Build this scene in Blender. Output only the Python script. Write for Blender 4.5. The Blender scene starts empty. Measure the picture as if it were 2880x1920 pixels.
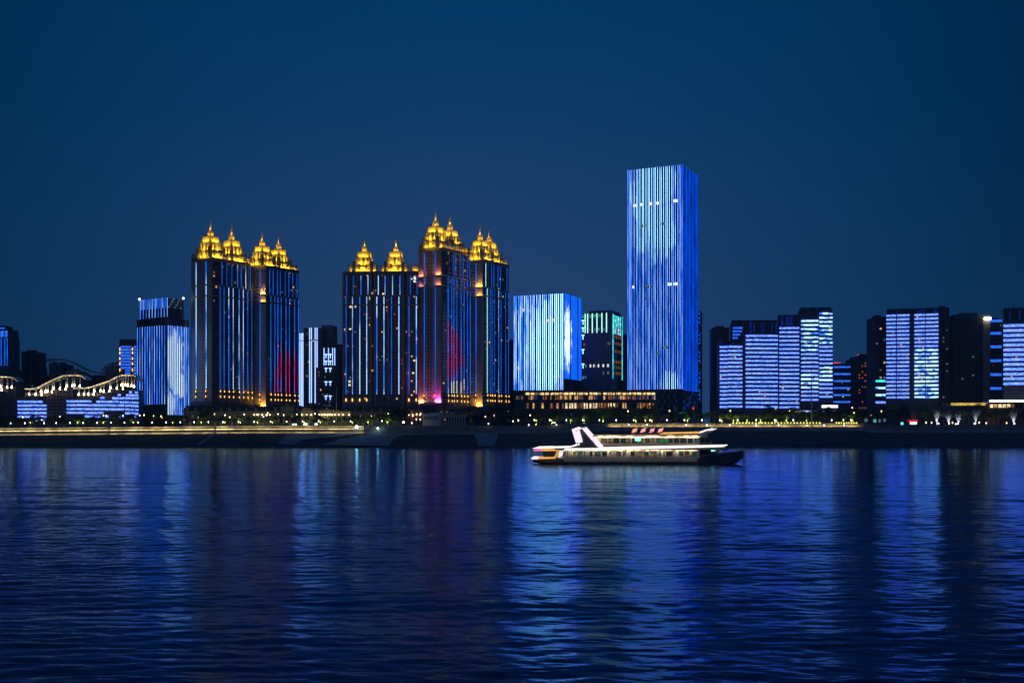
import bpy, math, random
import numpy as np
from mathutils import Vector, Matrix
random.seed(7)
R = math.radians
S = bpy.context.scene
COL = S.collection

# ------------------------------------------------------------------ camera
F, HY, CH = 3200.0, 1229.0, 10.0        # focal length in photo pixels, horizon row, eye height above the river
cd = bpy.data.cameras.new('camera')
cam = bpy.data.objects.new('camera', cd); COL.objects.link(cam)
cam.location = (0, 0, CH); cam.rotation_euler = (R(90), 0, 0)
cd.lens = 36 * F / 2880; cd.sensor_width = 36
cd.shift_y = (HY - 960) / 2880
cd.clip_start = 1; cd.clip_end = 30000
S.camera = cam

# ------------------------------------------------------------------ dusk sky
wd = bpy.data.worlds.new('World'); S.world = wd; wd.use_nodes = True
nt = wd.node_tree; nt.nodes.clear()
def N(t, kind, **kw):
    n = t.nodes.new(kind)
    for k, v in kw.items(): setattr(n, k, v)
    return n
out = N(nt, 'ShaderNodeOutputWorld'); bg = N(nt, 'ShaderNodeBackground'); bg2 = N(nt, 'ShaderNodeBackground'); ad = N(nt, 'ShaderNodeAddShader')
sky = N(nt, 'ShaderNodeTexSky', sky_type='NISHITA', sun_disc=False)
sky.sun_elevation = R(-5.0); sky.sun_rotation = R(180); sky.altitude = 0; sky.air_density = 1; sky.dust_density = 1; sky.ozone_density = 3
bg.inputs[1].default_value = 0.05
tc = N(nt, 'ShaderNodeTexCoord'); sp = N(nt, 'ShaderNodeSeparateXYZ')
cr = N(nt, 'ShaderNodeValToRGB')
nt.links.new(tc.outputs['Generated'], sp.inputs[0]); nt.links.new(sp.outputs['Z'], cr.inputs[0])
e = cr.color_ramp.elements
e[0].position = 0.0; e[0].color = (0.0092, 0.0535, 0.158, 1)
e[1].position = 1.0; e[1].color = (0.0, 0.018, 0.075, 1)
for p, c in ((0.12, (0.0048, 0.050, 0.150, 1)), (0.26, (0.0004, 0.041, 0.132, 1)), (0.40, (0.0, 0.034, 0.116, 1))):
    q = e.new(p); q.color = c
# light of the town in the air above it: fades slowly to both sides
mx = N(nt, 'ShaderNodeMath', operation='MULTIPLY_ADD'); nt.links.new(sp.outputs['X'], mx.inputs[0]); mx.inputs[1].default_value = 1.0; mx.inputs[2].default_value = 0.03
m2 = N(nt, 'ShaderNodeMath', operation='POWER'); m2.inputs[1].default_value = 2.0
ab = N(nt, 'ShaderNodeMath', operation='ABSOLUTE'); nt.links.new(mx.outputs[0], ab.inputs[0]); nt.links.new(ab.outputs[0], m2.inputs[0])
m3 = N(nt, 'ShaderNodeMath', operation='MULTIPLY'); nt.links.new(m2.outputs[0], m3.inputs[0]); m3.inputs[1].default_value = 4.9
m4 = N(nt, 'ShaderNodeMath', operation='SUBTRACT', use_clamp=True); m4.inputs[0].default_value = 1.0; nt.links.new(m3.outputs[0], m4.inputs[1])
m5 = N(nt, 'ShaderNodeMath', operation='MULTIPLY_ADD'); nt.links.new(m4.outputs[0], m5.inputs[0]); m5.inputs[1].default_value = 0.56; m5.inputs[2].default_value = 0.55
mul = N(nt, 'ShaderNodeVectorMath', operation='SCALE'); nt.links.new(cr.outputs[0], mul.inputs[0]); nt.links.new(m5.outputs[0], mul.inputs['Scale'])
lo = N(nt, 'ShaderNodeMapRange'); lo.interpolation_type = 'SMOOTHSTEP'; nt.links.new(sp.outputs['Z'], lo.inputs['Value'])
lo.inputs['From Min'].default_value = 0.40; lo.inputs['From Max'].default_value = 0.05; lo.inputs['To Max'].default_value = 1.0
m6 = N(nt, 'ShaderNodeMath', operation='POWER', use_clamp=True); nt.links.new(m4.outputs[0], m6.inputs[0]); m6.inputs[1].default_value = 3.0
m7 = N(nt, 'ShaderNodeMath', operation='MULTIPLY'); nt.links.new(m6.outputs[0], m7.inputs[0]); nt.links.new(lo.outputs[0], m7.inputs[1])
wv = N(nt, 'ShaderNodeVectorMath', operation='SCALE'); wv.inputs[0].default_value = (0.0150, 0.0045, 0.004); nt.links.new(m7.outputs[0], wv.inputs['Scale'])
sm_ = N(nt, 'ShaderNodeVectorMath', operation='ADD'); nt.links.new(mul.outputs[0], sm_.inputs[0]); nt.links.new(wv.outputs[0], sm_.inputs[1])
nt.links.new(sky.outputs[0], bg.inputs[0]); nt.links.new(sm_.outputs[0], bg2.inputs[0]); bg2.inputs[1].default_value = 1.0
nt.links.new(bg.outputs[0], ad.inputs[0]); nt.links.new(bg2.outputs[0], ad.inputs[1]); nt.links.new(ad.outputs[0], out.inputs[0])
# last light of dusk from the viewer's side, very faint and very soft
sd = bpy.data.lights.new('sun', 'SUN'); sd.energy = 0.03; sd.angle = R(25); sd.color = (1.0, 0.82, 0.80)
sun = bpy.data.objects.new('sun', sd); COL.objects.link(sun); sun.rotation_euler = (R(78), 0, R(-12))
S.view_settings.view_transform = 'Standard'; S.view_settings.look = 'None'; S.view_settings.exposure = 0; S.view_settings.gamma = 1
S.view_settings.use_curve_mapping = False
cy = S.cycles
cy.max_bounces = 6; cy.diffuse_bounces = 2; cy.glossy_bounces = 3; cy.transmission_bounces = 2
cy.sample_clamp_indirect = 4.0; cy.sample_clamp_direct = 0; cy.caustics_reflective = False; cy.caustics_refractive = False
cy.use_denoising = True; cy.use_light_tree = True; cy.filter_width = 1.5; cy.use_adaptive_sampling = False

# ------------------------------------------------------------------ helpers
def PX(px, Y): return (px - 1440) / F * Y
def PZ(py, Y): return CH + (HY - py) / F * Y

class MB:
    def __init__(s): s.v = []; s.f = []
    def hexa(s, p):                      # 4 bottom corners, 4 top corners
        b = len(s.v); s.v += [tuple(q) for q in p]
        s.f += [(b, b+3, b+2, b+1), (b+4, b+5, b+6, b+7)] + [(b+i, b+(i+1) % 4, b+4+(i+1) % 4, b+4+i) for i in range(4)]
    def box(s, x0, x1, y0, y1, z0, z1, t=0.0):   # t: top drawn in by this on every side
        s.hexa([(x0, y0, z0), (x1, y0, z0), (x1, y1, z0), (x0, y1, z0), (x0+t, y0+t, z1), (x1-t, y0+t, z1), (x1-t, y1-t, z1), (x0+t, y1-t, z1)])
    def prism(s, pts, d):                # closed outline and an extrusion vector
        b = len(s.v); n = len(pts); d = Vector(d)
        s.v += [tuple(p) for p in pts] + [tuple(Vector(p) + d) for p in pts]
        s.f += [tuple(range(b, b+n)), tuple(range(b+2*n-1, b+n-1, -1))] + [(b+i, b+n+i, b+n+(i+1) % n, b+(i+1) % n) for i in range(n)]
    def rod(s, p, q, r0, r1=None, n=6):
        p = Vector(p); q = Vector(q); r1 = r0 if r1 is None else r1
        d = (q-p).normalized(); u = d.orthogonal().normalized(); w = d.cross(u); b = len(s.v)
        for c, r in ((p, r0), (q, r1)):
            for i in range(n):
                a = 2*math.pi*i/n; s.v.append(tuple(c + (u*math.cos(a) + w*math.sin(a))*r))
        s.f += [(b+i, b+(i+1) % n, b+n+(i+1) % n, b+n+i) for i in range(n)] + [tuple(range(b+n-1, b-1, -1)), tuple(range(b+n, b+2*n))]
    def ball(s, c, rx, rz, n=8, m=5):
        b = len(s.v); c = Vector(c)
        s.v.append(tuple(c + Vector((0, 0, -rz))))
        for j in range(1, m):
            t = math.pi*j/m
            for i in range(n):
                a = 2*math.pi*i/n; s.v.append(tuple(c + Vector((rx*math.sin(t)*math.cos(a), rx*math.sin(t)*math.sin(a), -rz*math.cos(t)))))
        s.v.append(tuple(c + Vector((0, 0, rz)))); T = len(s.v)-1
        for i in range(n):
            s.f.append((b, b+1+(i+1) % n, b+1+i)); s.f.append((T, T-n+i, T-n+(i+1) % n))
        for j in range(m-2):
            k = b+1+j*n
            for i in range(n): s.f.append((k+i, k+(i+1) % n, k+n+(i+1) % n, k+n+i))
    def mesh(s, name, mat):
        m = bpy.data.meshes.new(name); m.from_pydata(s.v, [], s.f); m.update()
        if mat: m.materials.append(mat)
        return m

def link(name, data, parent=None, loc=None):
    o = bpy.data.objects.new(name, data); COL.objects.link(o)
    if parent: o.parent = parent
    if loc is not None: o.location = loc
    return o
def build(mb, name, mat, parent=None, kind=None, label=None, loc=None):
    o = link(name, mb.mesh(name, mat), parent, loc)
    if kind: o['kind'] = kind
    if label: o['label'] = label
    return o
def tag(o, label, cat, group=None):
    o['label'] = label; o['category'] = cat
    if group: o['group'] = group
    return o
def empty(name, loc, rz=0): 
    o = link(name, None, None, loc); o.rotation_euler = (0, 0, rz); o.empty_display_size = 2
    return o
def copy_tree(o, parent=None):
    c = o.copy(); COL.objects.link(c)
    if parent: c.parent = parent
    for ch in o.children: copy_tree(ch, c)
    return c

# ------------------------------------------------------------------ materials
MATS = {}
def mat(name, col, rough=0.7, var=0.25, scale=0.15, spec=0.3, metal=0.0, stretch=(1, 1, 1), bump=0.0):
    if name in MATS: return MATS[name]
    m = bpy.data.materials.new(name); m.use_nodes = True; t = m.node_tree
    b = t.nodes['Principled BSDF']; b.inputs['Roughness'].default_value = rough; b.inputs['Metallic'].default_value = metal
    b.inputs['Specular IOR Level'].default_value = spec
    g = N(t, 'ShaderNodeNewGeometry'); mp = N(t, 'ShaderNodeMapping'); mp.inputs['Scale'].default_value = stretch
    n = N(t, 'ShaderNodeTexNoise'); n.inputs['Scale'].default_value = scale; n.inputs['Detail'].default_value = 5
    r = N(t, 'ShaderNodeValToRGB'); r.color_ramp.elements[0].position = 0.3; r.color_ramp.elements[1].position = 0.7
    r.color_ramp.elements[0].color = (*[c*(1-var) for c in col], 1); r.color_ramp.elements[1].color = (*[min(1, c*(1+var)) for c in col], 1)
    t.links.new(g.outputs['Position'], mp.inputs[0]); t.links.new(mp.outputs[0], n.inputs['Vector'])
    t.links.new(n.outputs[0], r.inputs[0]); t.links.new(r.outputs[0], b.inputs['Base Color'])
    if bump:
        bp = N(t, 'ShaderNodeBump'); bp.inputs['Strength'].default_value = bump; bp.inputs['Distance'].default_value = 0.4
        t.links.new(n.outputs[0], bp.inputs['Height']); t.links.new(bp.outputs[0], b.inputs['Normal'])
    MATS[name] = m; return m
def glow(name, col, s, var=0.0, scale=0.5, stretch=(1, 1, 1), hi=None, lo_pos=0.35, hi_pos=0.65, blobs=(), detail=3):
    """a light source (LED, lamp, lit window); hi: second colour of the picture it shows; blobs: coloured shapes of that picture (x, z, rx, rz, colour)"""
    if name in MATS: return MATS[name]
    m = bpy.data.materials.new(name); m.use_nodes = True; t = m.node_tree; t.nodes.clear()
    o = N(t, 'ShaderNodeOutputMaterial'); em = N(t, 'ShaderNodeEmission'); em.inputs[1].default_value = s
    t.links.new(em.outputs[0], o.inputs[0])
    if hi is None and not var and not blobs:
        em.inputs[0].default_value = (*col, 1); MATS[name] = m; return m
    g = N(t, 'ShaderNodeNewGeometry'); mp = N(t, 'ShaderNodeMapping'); mp.inputs['Scale'].default_value = stretch
    n = N(t, 'ShaderNodeTexNoise'); n.inputs['Scale'].default_value = scale; n.inputs['Detail'].default_value = detail
    r = N(t, 'ShaderNodeValToRGB'); a, b = r.color_ramp.elements; a.position = lo_pos; b.position = hi_pos
    if hi is None: hi = tuple(c*(1+var) for c in col); lo = tuple(c*(1-var) for c in col)
    else: lo = col
    a.color = (*lo, 1); b.color = (*hi, 1)
    t.links.new(g.outputs['Position'], mp.inputs[0]); t.links.new(mp.outputs[0], n.inputs['Vector']); t.links.new(n.outputs[0], r.inputs[0])
    cur = r.outputs[0]
    for (bx, bz, rx, rz, bc, *soft) in blobs:
        sx = N(t, 'ShaderNodeSeparateXYZ'); t.links.new(g.outputs['Position'], sx.inputs[0])
        ws = N(t, 'ShaderNodeMath', operation='MULTIPLY_ADD'); t.links.new(n.outputs[0], ws.inputs[0]); ws.inputs[1].default_value = 5.0; ws.inputs[2].default_value = -2.5
        px_ = N(t, 'ShaderNodeMath', operation='MULTIPLY_ADD'); t.links.new(sx.outputs[0], px_.inputs[0]); px_.inputs[1].default_value = 1/rx; px_.inputs[2].default_value = -bx/rx
        pz_ = N(t, 'ShaderNodeMath', operation='MULTIPLY_ADD'); t.links.new(sx.outputs[2], pz_.inputs[0]); pz_.inputs[1].default_value = 1/rz; pz_.inputs[2].default_value = -bz/rz
        x2 = N(t, 'ShaderNodeMath', operation='MULTIPLY'); t.links.new(px_.outputs[0], x2.inputs[0]); t.links.new(px_.outputs[0], x2.inputs[1])
        z2 = N(t, 'ShaderNodeMath', operation='MULTIPLY_ADD'); t.links.new(pz_.outputs[0], z2.inputs[0]); t.links.new(pz_.outputs[0], z2.inputs[1]); t.links.new(x2.outputs[0], z2.inputs[2])
        sm = N(t, 'ShaderNodeMath', operation='ADD'); t.links.new(z2.outputs[0], sm.inputs[0]); t.links.new(ws.outputs[0], sm.inputs[1])
        k = N(t, 'ShaderNodeMapRange'); k.inputs['From Min'].default_value = 1+(soft[0] if soft else .25); k.inputs['From Max'].default_value = 1-(soft[0] if soft else .25); t.links.new(sm.outputs[0], k.inputs['Value'])
        mxn = N(t, 'ShaderNodeMix', data_type='RGBA'); t.links.new(k.outputs[0], mxn.inputs[0]); t.links.new(cur, mxn.inputs[6]); mxn.inputs[7].default_value = (*bc, 1)
        cur = mxn.outputs[2]
    t.links.new(cur, em.inputs[0]); MATS[name] = m; return m

stone = mat('pale_stone', (0.42, 0.36, 0.34), 0.8, 0.2, 0.08)
stone_dk = mat('grey_stone', (0.20, 0.19, 0.21), 0.8, 0.2, 0.1)
facade_dk = mat('dark_stone', (0.10, 0.10, 0.13), 0.8, 0.25, 0.1)
gold_stone = mat('cream_stone', (0.70, 0.58, 0.36), 0.75, 0.18, 0.5)
darkwall = mat('dark_wall', (0.06, 0.07, 0.10), 0.6, 0.3, 0.1)
midwall = mat('mid_wall', (0.14, 0.14, 0.17), 0.8, 0.3, 0.1)
beige = mat('beige_wall', (0.34, 0.28, 0.26), 0.85, 0.25, 0.1)
glass = mat('window_glass', (0.012, 0.02, 0.035), 0.12, 0.3, 0.3, spec=0.5)
glass2 = mat('curtain_wall_glass', (0.02, 0.035, 0.06), 0.18, 0.4, 0.1, spec=0.5)
paneglass = mat('pale_panel', (0.22, 0.30, 0.38), 0.35, 0.35, 0.4, spec=0.5)
metal = mat('grey_metal', (0.25, 0.25, 0.27), 0.4, 0.15, 1, metal=0.6)
white = mat('white_paint', (0.75, 0.74, 0.72), 0.5, 0.08, 0.5)
concrete = mat('concrete', (0.33, 0.32, 0.30), 0.9, 0.3, 0.12, bump=0.4)
concrete_pale = mat('pale_concrete', (0.26, 0.34, 0.38), 0.9, 0.28, 0.08, stretch=(1, 1, 3))
slope_m = mat('grassy_slope', (0.024, 0.070, 0.090), 0.95, 0.5, 0.06, stretch=(1, 2, 2), bump=0.8)
paving = mat('paving', (0.22, 0.21, 0.20), 0.9, 0.25, 0.3)
leafm = mat('leaf', (0.045, 0.075, 0.022), 0.8, 0.5, 0.6, spec=0.15)
leafm_lit = mat('lamplit_leaf', (0.15, 0.20, 0.04), 0.8, 0.5, 0.6, spec=0.15)  # leaf colour lightened as though lamplight fell on it
bark = mat('bark', (0.09, 0.065, 0.05), 0.9, 0.3, 1)
paletwig = mat('pale_twig', (0.38, 0.36, 0.34), 0.9, 0.2, 1)
brickm = mat('red_brick_wall', (0.32, 0.15, 0.10), 0.9, 0.25, 0.4)
roofm = mat('slate_roof', (0.05, 0.055, 0.075), 0.7, 0.3, 0.3)

BL = (0.003, 0.145, 1.0); WH = (0.46, 0.92, 1.7)
led_blue = glow('led_blue', BL, 1.1, 0.35, 0.05, (1, 1, 1))
led_white = glow('led_blue_white', (0.006, 0.20, 1.1), 1.35, scale=0.12, hi=WH, lo_pos=0.42, hi_pos=0.58, stretch=(1, 1, .22))
led_cyan = glow('led_cyan', (0.05, 0.85, 0.85), 1.5, 0.4, 0.2)
led_cywh = glow('led_cyan_white', (0.45, 1.0, 0.92), 1.6)
led_pure = glow('led_white', (0.58, 0.92, 2.0), 1.25)
band = glow('led_band', (0.005, 0.16, 1.25), 1.2, scale=0.9, hi=(0.36, 0.55, 2.0), lo_pos=0.38, hi_pos=0.60, stretch=(0.5, 0.5, 1.4), detail=6)
band_dim = glow('led_band_blue', (0.008, 0.09, 0.85), 1.1, scale=0.7, hi=(0.05, 0.25, 1.0), lo_pos=0.4, hi_pos=0.65, stretch=(0.5, 0.5, 1.4))
w_warm = glow('lit_window_warm', (1.0, 0.55, 0.20), 0.75, 0.45, 0.3)
w_dim = glow('lit_window_dim', (1.0, 0.50, 0.25), 0.16, 0.5, 0.3)
w_white = glow('lit_window_white', (0.95, 1.0, 0.90), 1.2, 0.3, 0.3)
w_cold = glow('lit_window_cold', (0.30, 0.62, 0.72), 0.22, 0.5, 0.2)
w_orange = glow('lit_window_orange', (1.0, 0.28, 0.06), 0.28, 0.5, 0.3)
w_blue = glow('lit_window_blue', (0.02, 0.12, 0.9), 0.35, 0.6, 0.3)
w_teal = glow('lit_window_teal', (0.10, 0.75, 0.55), 0.30, 0.5, 0.2)
lantern_y = glow('lantern_yellow', (1.0, 0.50, 0.10), 3.2)
lamp_w = glow('lamp_white', (1.0, 0.93, 0.80), 9)
lamp_c = glow('lamp_cold', (0.60, 0.95, 1.0), 9)
lamp_o = glow('lamp_warm', (1.0, 0.70, 0.36), 8)
lamp_g = glow('lamp_yellow_green', (0.90, 1.0, 0.35), 7)
rail_led = glow('rail_led', (1.0, 0.74, 0.30), 1.35, 0.5, 0.12); foot_led = glow('foot_led', (1.0, 0.74, 0.28), 16, 0.5, 0.12)
wash_led = glow('wash_led', (1.0, 0.72, 0.26), 22, 0.5, 0.1)
red_lamp = glow('lamp_red', (1.0, 0.05, 0.04), 1.6)

# ------------------------------------------------------------------ river, banks and ground
def struct(o): o['kind'] = 'structure'; return o
def water_mat():
    m = bpy.data.materials.new('river_water'); m.use_nodes = True; t = m.node_tree; t.nodes.clear()
    ou = N(t, 'ShaderNodeOutputMaterial'); mi = N(t, 'ShaderNodeMixShader'); df = N(t, 'ShaderNodeBsdfDiffuse'); gl = N(t, 'ShaderNodeBsdfGlossy'); fr = N(t, 'ShaderNodeFresnel')
    df.inputs[0].default_value = (0.001, 0.010, 0.028, 1); gl.inputs['Color'].default_value = (0.32, 0.60, 1.0, 1); gl.inputs['Roughness'].default_value = 0.12; fr.inputs[0].default_value = 1.333
    t.links.new(fr.outputs[0], mi.inputs[0]); t.links.new(df.outputs[0], mi.inputs[1]); t.links.new(gl.outputs[0], mi.inputs[2]); t.links.new(mi.outputs[0], ou.inputs[0])
    g = N(t, 'ShaderNodeNewGeometry')
    last = None
    # long swell, chop, ripples: heights in metres, crests lie along the river (x)
    for sc, st, det, amp in ((0.12, (0.4, 1, 1), 3, 0.10), (0.7, (0.55, 1, 1), 3, 0.04), (2.4, (0.6, 1, 1), 2, 0.018)):
        mp = N(t, 'ShaderNodeMapping'); mp.inputs['Scale'].default_value = st; mp.inputs['Rotation'].default_value = (0, 0, R(-4))
        n = N(t, 'ShaderNodeTexNoise'); n.inputs['Scale'].default_value = sc; n.inputs['Detail'].default_value = det; n.inputs['Distortion'].default_value = 0.3
        t.links.new(g.outputs['Position'], mp.inputs[0]); t.links.new(mp.outputs[0], n.inputs['Vector'])
        a = N(t, 'ShaderNodeMath', operation='MULTIPLY_ADD'); t.links.new(n.outputs[0], a.inputs[0]); a.inputs[1].default_value = amp
        if last: t.links.new(last, a.inputs[2])
        else: a.inputs[2].default_value = 0
        last = a.outputs[0]
    bp = N(t, 'ShaderNodeBump'); bp.inputs['Strength'].default_value = 1.0; bp.inputs['Distance'].default_value = 1.0
    t.links.new(last, bp.inputs['Height'])
    for n in (df, gl, fr): t.links.new(bp.outputs[0], n.inputs['Normal'])
    return m
def river():
    """one sheet of water; wind waves are real relief, finer towards the near bank where they can be seen one by one"""
    rs = np.random.RandomState(5)
    rows_ = [11.0]
    while rows_[-1] < 1112: rows_.append(rows_[-1]*1.0026+0.004)
    Y = np.array([-70.0, 6.0] + rows_); nc = 460; u = np.linspace(-1, 1, nc)
    hw = 0.56*np.maximum(Y, 11)+25
    X = np.concatenate([np.full((len(Y), 1), -2700.0), hw[:, None]*u[None, :], np.full((len(Y), 1), 2700.0)], 1)
    YY = np.repeat(Y[:, None], X.shape[1], 1); Z = np.zeros_like(X)
    dy = np.gradient(Y)[:, None]; dx = (2*hw/nc)[:, None]
    nw = 70; lam = np.exp(rs.uniform(np.log(0.36), np.log(3.8), nw)); lam[:6] = rs.uniform(12, 26, 6)
    for i, l in enumerate(lam):
        th = rs.normal(0, 0.50) + 0.10; k = 2*np.pi/l; ph = rs.uniform(0, 6.28)
        sl = 0.0080 if i >= 6 else 0.0065
        f = np.clip(l/(2.6*dy)-1, 0, 1)*np.clip(l/(max(.15, abs(math.sin(th)))*2.6*dx)*1.0-.4, 0, 1)
        # gusts: the chop is stronger in some patches than in others
        g = 1+.45*np.sin(X/(37+3*(i % 5))+YY/(19+2*(i % 3))+i)
        q = np.sin(k*(math.sin(th)*X+math.cos(th)*YY)+ph)
        Z += f*g*(sl/k*1.414)*(q+.25*np.cos(2*(k*(math.sin(th)*X+math.cos(th)*YY)+ph)))
    Z[:2] = 0; Z[:, 0] = 0; Z[:, -1] = 0; Z[-1] = 0
    m = bpy.data.meshes.new('river_water'); R_, C_ = X.shape
    m.vertices.add(R_*C_); m.vertices.foreach_set('co', np.stack([X, YY, Z], -1).astype(np.float32).ravel())
    i0 = (np.arange(R_-1)[:, None]*C_+np.arange(C_-1)[None, :]).ravel(); f = np.stack([i0, i0+1, i0+C_+1, i0+C_], 1).astype(np.int32)
    m.loops.add(f.size); m.loops.foreach_set('vertex_index', f.ravel()); m.polygons.add(len(f)); m.polygons.foreach_set('loop_start', np.arange(0, f.size, 4, dtype=np.int32))
    m.polygons.foreach_set('use_smooth', np.ones(len(f), dtype=bool)); m.update(calc_edges=True); m.materials.append(water_mat())
    struct(link('river_water', m))
river()

def topz(px):                          # height of the upper promenade along the bank
    if px < 700: return 21.5 - 2.2*(700-px)/700
    if px < 1500: return 21.5
    if px < 1700: return 21.5 + 2.6*(px-1500)/200
    return 24.1 if px < 2440 else 22.5
YW = 1150.0
cols = list(range(-900, 3800, 25))
sl = MB(); rows = [(1088, -2.0), (1101, 0.4), (1112, 4.0), (1124, 8.0), (1134, 11.2), (1143, 13.6)]
rnd = random.Random(3)
for px in cols:
    for k, (y, z) in enumerate(rows):
        j = 0 if k in (0, 5) else rnd.uniform(-0.7, 0.7)
        zz = z + (topz(px)-21.5)*(z/13.6 if z > 0 else 0)
        sl.v.append((PX(px, y), y + j*1.4, zz + (j*0.5 if k > 1 else 0)))
nr = len(rows)
for i in range(len(cols)-1):
    for k in range(nr-1):
        a = i*nr+k; sl.f.append((a, a+nr, a+nr+1, a+1))
struct(build(sl, 'embankment_slope', slope_m))
land = MB()
for i in range(len(cols)-1):
    a, b = cols[i], cols[i+1]; q = len(land.v)
    land.v += [(PX(a, YW+0.6), YW+0.6, topz(a)), (PX(b, YW+0.6), YW+0.6, topz(b)), (PX(b, 1190), 1190, topz(b)), (PX(a, 1190), 1190, topz(a)),
               (PX(b, 1230), 1230, 21.0), (PX(a, 1230), 1230, 21.0), (PX(b, 1230)*2.2, 2500, 21.0), (PX(a, 1230)*2.2, 2500, 21.0)]
    land.f += [(q, q+1, q+2, q+3), (q+3, q+2, q+4, q+5), (q+5, q+4, q+6, q+7)]
struct(build(land, 'city_ground', paving))

# pale concrete aprons lying on the slope
def on_slope(px, py):
    lo, hi = 1095.0, 1143.0
    for _ in range(40):
        Y = (lo+hi)/2
        z = None
        for (y0, z0), (y1, z1) in zip(rows[:-1], rows[1:]):
            if y0 <= Y <= y1: z = z0+(z1-z0)*(Y-y0)/(y1-y0)
        if HY-(z-CH)*F/Y > py: lo = Y
        else: hi = Y
    return Vector((PX(px, Y), Y, z))
for k, pts in enumerate(([(782, 1248), (812, 1219), (940, 1216), (1005, 1216), (960, 1228), (905, 1232), (850, 1238), (826, 1252)],
                         [(908, 1252), (955, 1236), (1012, 1228), (1060, 1219), (1128, 1213), (1152, 1214), (1112, 1232), (1092, 1254)],
                         [(1100, 1216), (1330, 1213), (1344, 1222), (1125, 1224)],
                         [(1334, 1216), (1402, 1216), (1392, 1254), (1344, 1254)],
                         [(553, 1252), (600, 1219), (607, 1219), (562, 1252)])):
    m = MB(); m.prism([on_slope(*p) + Vector((0, -0.9, 0.5)) for p in pts], (0, 1.2, -0.8))
    struct(build(m, 'concrete_apron', concrete_pale if k != 2 else concrete))

# stepped river wall with its light lines
def wall_run(name, label, p0, p1, zs, matw, light, step, group=None):
    """zs: list of (bottom, top, y, lit) below the promenade edge; lit: None, 'wash', 'rail' or 'dim'"""
    e = empty(name, (PX((p0+p1)/2, YW), YW, 0)); tag(e, label, 'river wall', group)
    ox = e.location.x; n = max(1, round((p1-p0)/step))
    for i in range(n):
        a = p0+(p1-p0)*i/n; b = p0+(p1-p0)*(i+1)/n
        for (d0, d1, dy, lit) in zs:
            za, zb = topz(a), topz(b); m = MB(); y0, y1 = -dy, -dy+0.9
            xa, xb = PX(a, YW-dy)-ox, PX(b, YW-dy)-ox-0.06
            m.hexa([(xa, y0, za+d0), (xb, y0, zb+d0), (xb, 2.0 if dy < 1 else y1+3, zb+d0), (xa, 2.0 if dy < 1 else y1+3, za+d0),
                    (xa, y0, za+d1), (xb, y0, zb+d1), (xb, 2.0 if dy < 1 else y1+3, zb+d1), (xa, 2.0 if dy < 1 else y1+3, za+d1)])
            w = build(m, 'wall_panel', matw, e)
            if lit in ('wash', 'dim'):
                # lamps behind a low kerb added to hide them wash the panel from below
                m = MB(); yl = y0-1.9; hk = .55 if lit == 'wash' else .3
                m.hexa([(xa+.3, yl, za+d0+.02), (xb-.3, yl, zb+d0+.02), (xb-.3, yl+.35, zb+d0+.02), (xa+.3, yl+.35, za+d0+.02),
                        (xa+.3, yl, za+d0+.22), (xb-.3, yl, zb+d0+.22), (xb-.3, yl+.35, zb+d0+.22), (xa+.3, yl+.35, za+d0+.22)])
                build(m, 'light_line', foot_led if light is rail_led else light, w)
                m = MB()
                m.hexa([(xa, yl-.5, za+d0-.3), (xb, yl-.5, zb+d0-.3), (xb, yl-.25, zb+d0-.3), (xa, yl-.25, za+d0-.3),
                        (xa, yl-.5, za+d0+hk), (xb, yl-.5, zb+d0+hk), (xb, yl-.25, zb+d0+hk), (xa, yl-.25, za+d0+hk)])
                build(m, 'lamp_screen', matw, w)
                for q in range(4):                     # stanchions of the rail in front
                    x = xa + (xb-xa)*(q+.5)/4; m = MB(); zc = za+(zb-za)*(q+.5)/4
                    m.box(x-.12, x+.12, y0-.9, y0-.7, zc+d0, zc+d1+.2); build(m, 'stanchion', metal, w)
            elif lit == 'rail':
                m = MB()
                m.hexa([(xa+.2, y0-.3, za+d1-1.0), (xb-.2, y0-.3, zb+d1-1.0), (xb-.2, y0-.1, zb+d1-1.0), (xa+.2, y0-.1, za+d1-1.0),
                        (xa+.2, y0-.3, za+d1), (xb-.2, y0-.3, zb+d1), (xb-.2, y0-.1, zb+d1), (xa+.2, y0-.1, za+d1)])
                build(m, 'light_line', light, w)
    return e
tiers = [(-2.2, 0.0, 0.0, 'wash'), (-4.4, -2.7, 3.5, 'rail'), (-5.8, -4.4, 3.6, None), (-7.9, -5.8, 5.0, 'dim')]
wall_run('river_wall', 'stepped river wall with two warm light lines, west of the stair gap', -60, 306, tiers, concrete, rail_led, 36)
wall_run('river_wall', 'stepped river wall with two warm light lines, between both stair gaps', 309, 603, tiers, concrete, rail_led, 36)
wall_run('river_wall', 'stepped river wall with two warm light lines, running up to the floodlight', 607, 1024, tiers, concrete, rail_led, 36)
wall_run('river_wall', 'unlit grey river wall below the white pavilion', 1027, 1706, [(-2.6, 0, 0.0, None), (-5.2, -2.6, 1.0, None), (-7.9, -5.2, 3.0, None)], concrete, rail_led, 48)
wall_run('river_wall', 'tall river wall washed in dull gold light behind the ship', 1709, 2418, [(-4.2, 0, 0.0, 'wash'), (-8.2, -4.2, 2.5, None), (-10.6, -8.2, 4.5, None)], concrete, wash_led, 45)
wall_run('river_wall', 'unlit river wall at the right under the bare trees', 2421, 3000, [(-4.2, 0, 0.0, None), (-9.5, -4.2, 2.5, None)], concrete, rail_led, 48)
wall_run('river_wall', 'unlit river wall beyond the left edge', -600, -63, [(-4.2, 0, 0.0, None), (-8.6, -4.2, 2.5, None)], concrete, rail_led, 60)

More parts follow.
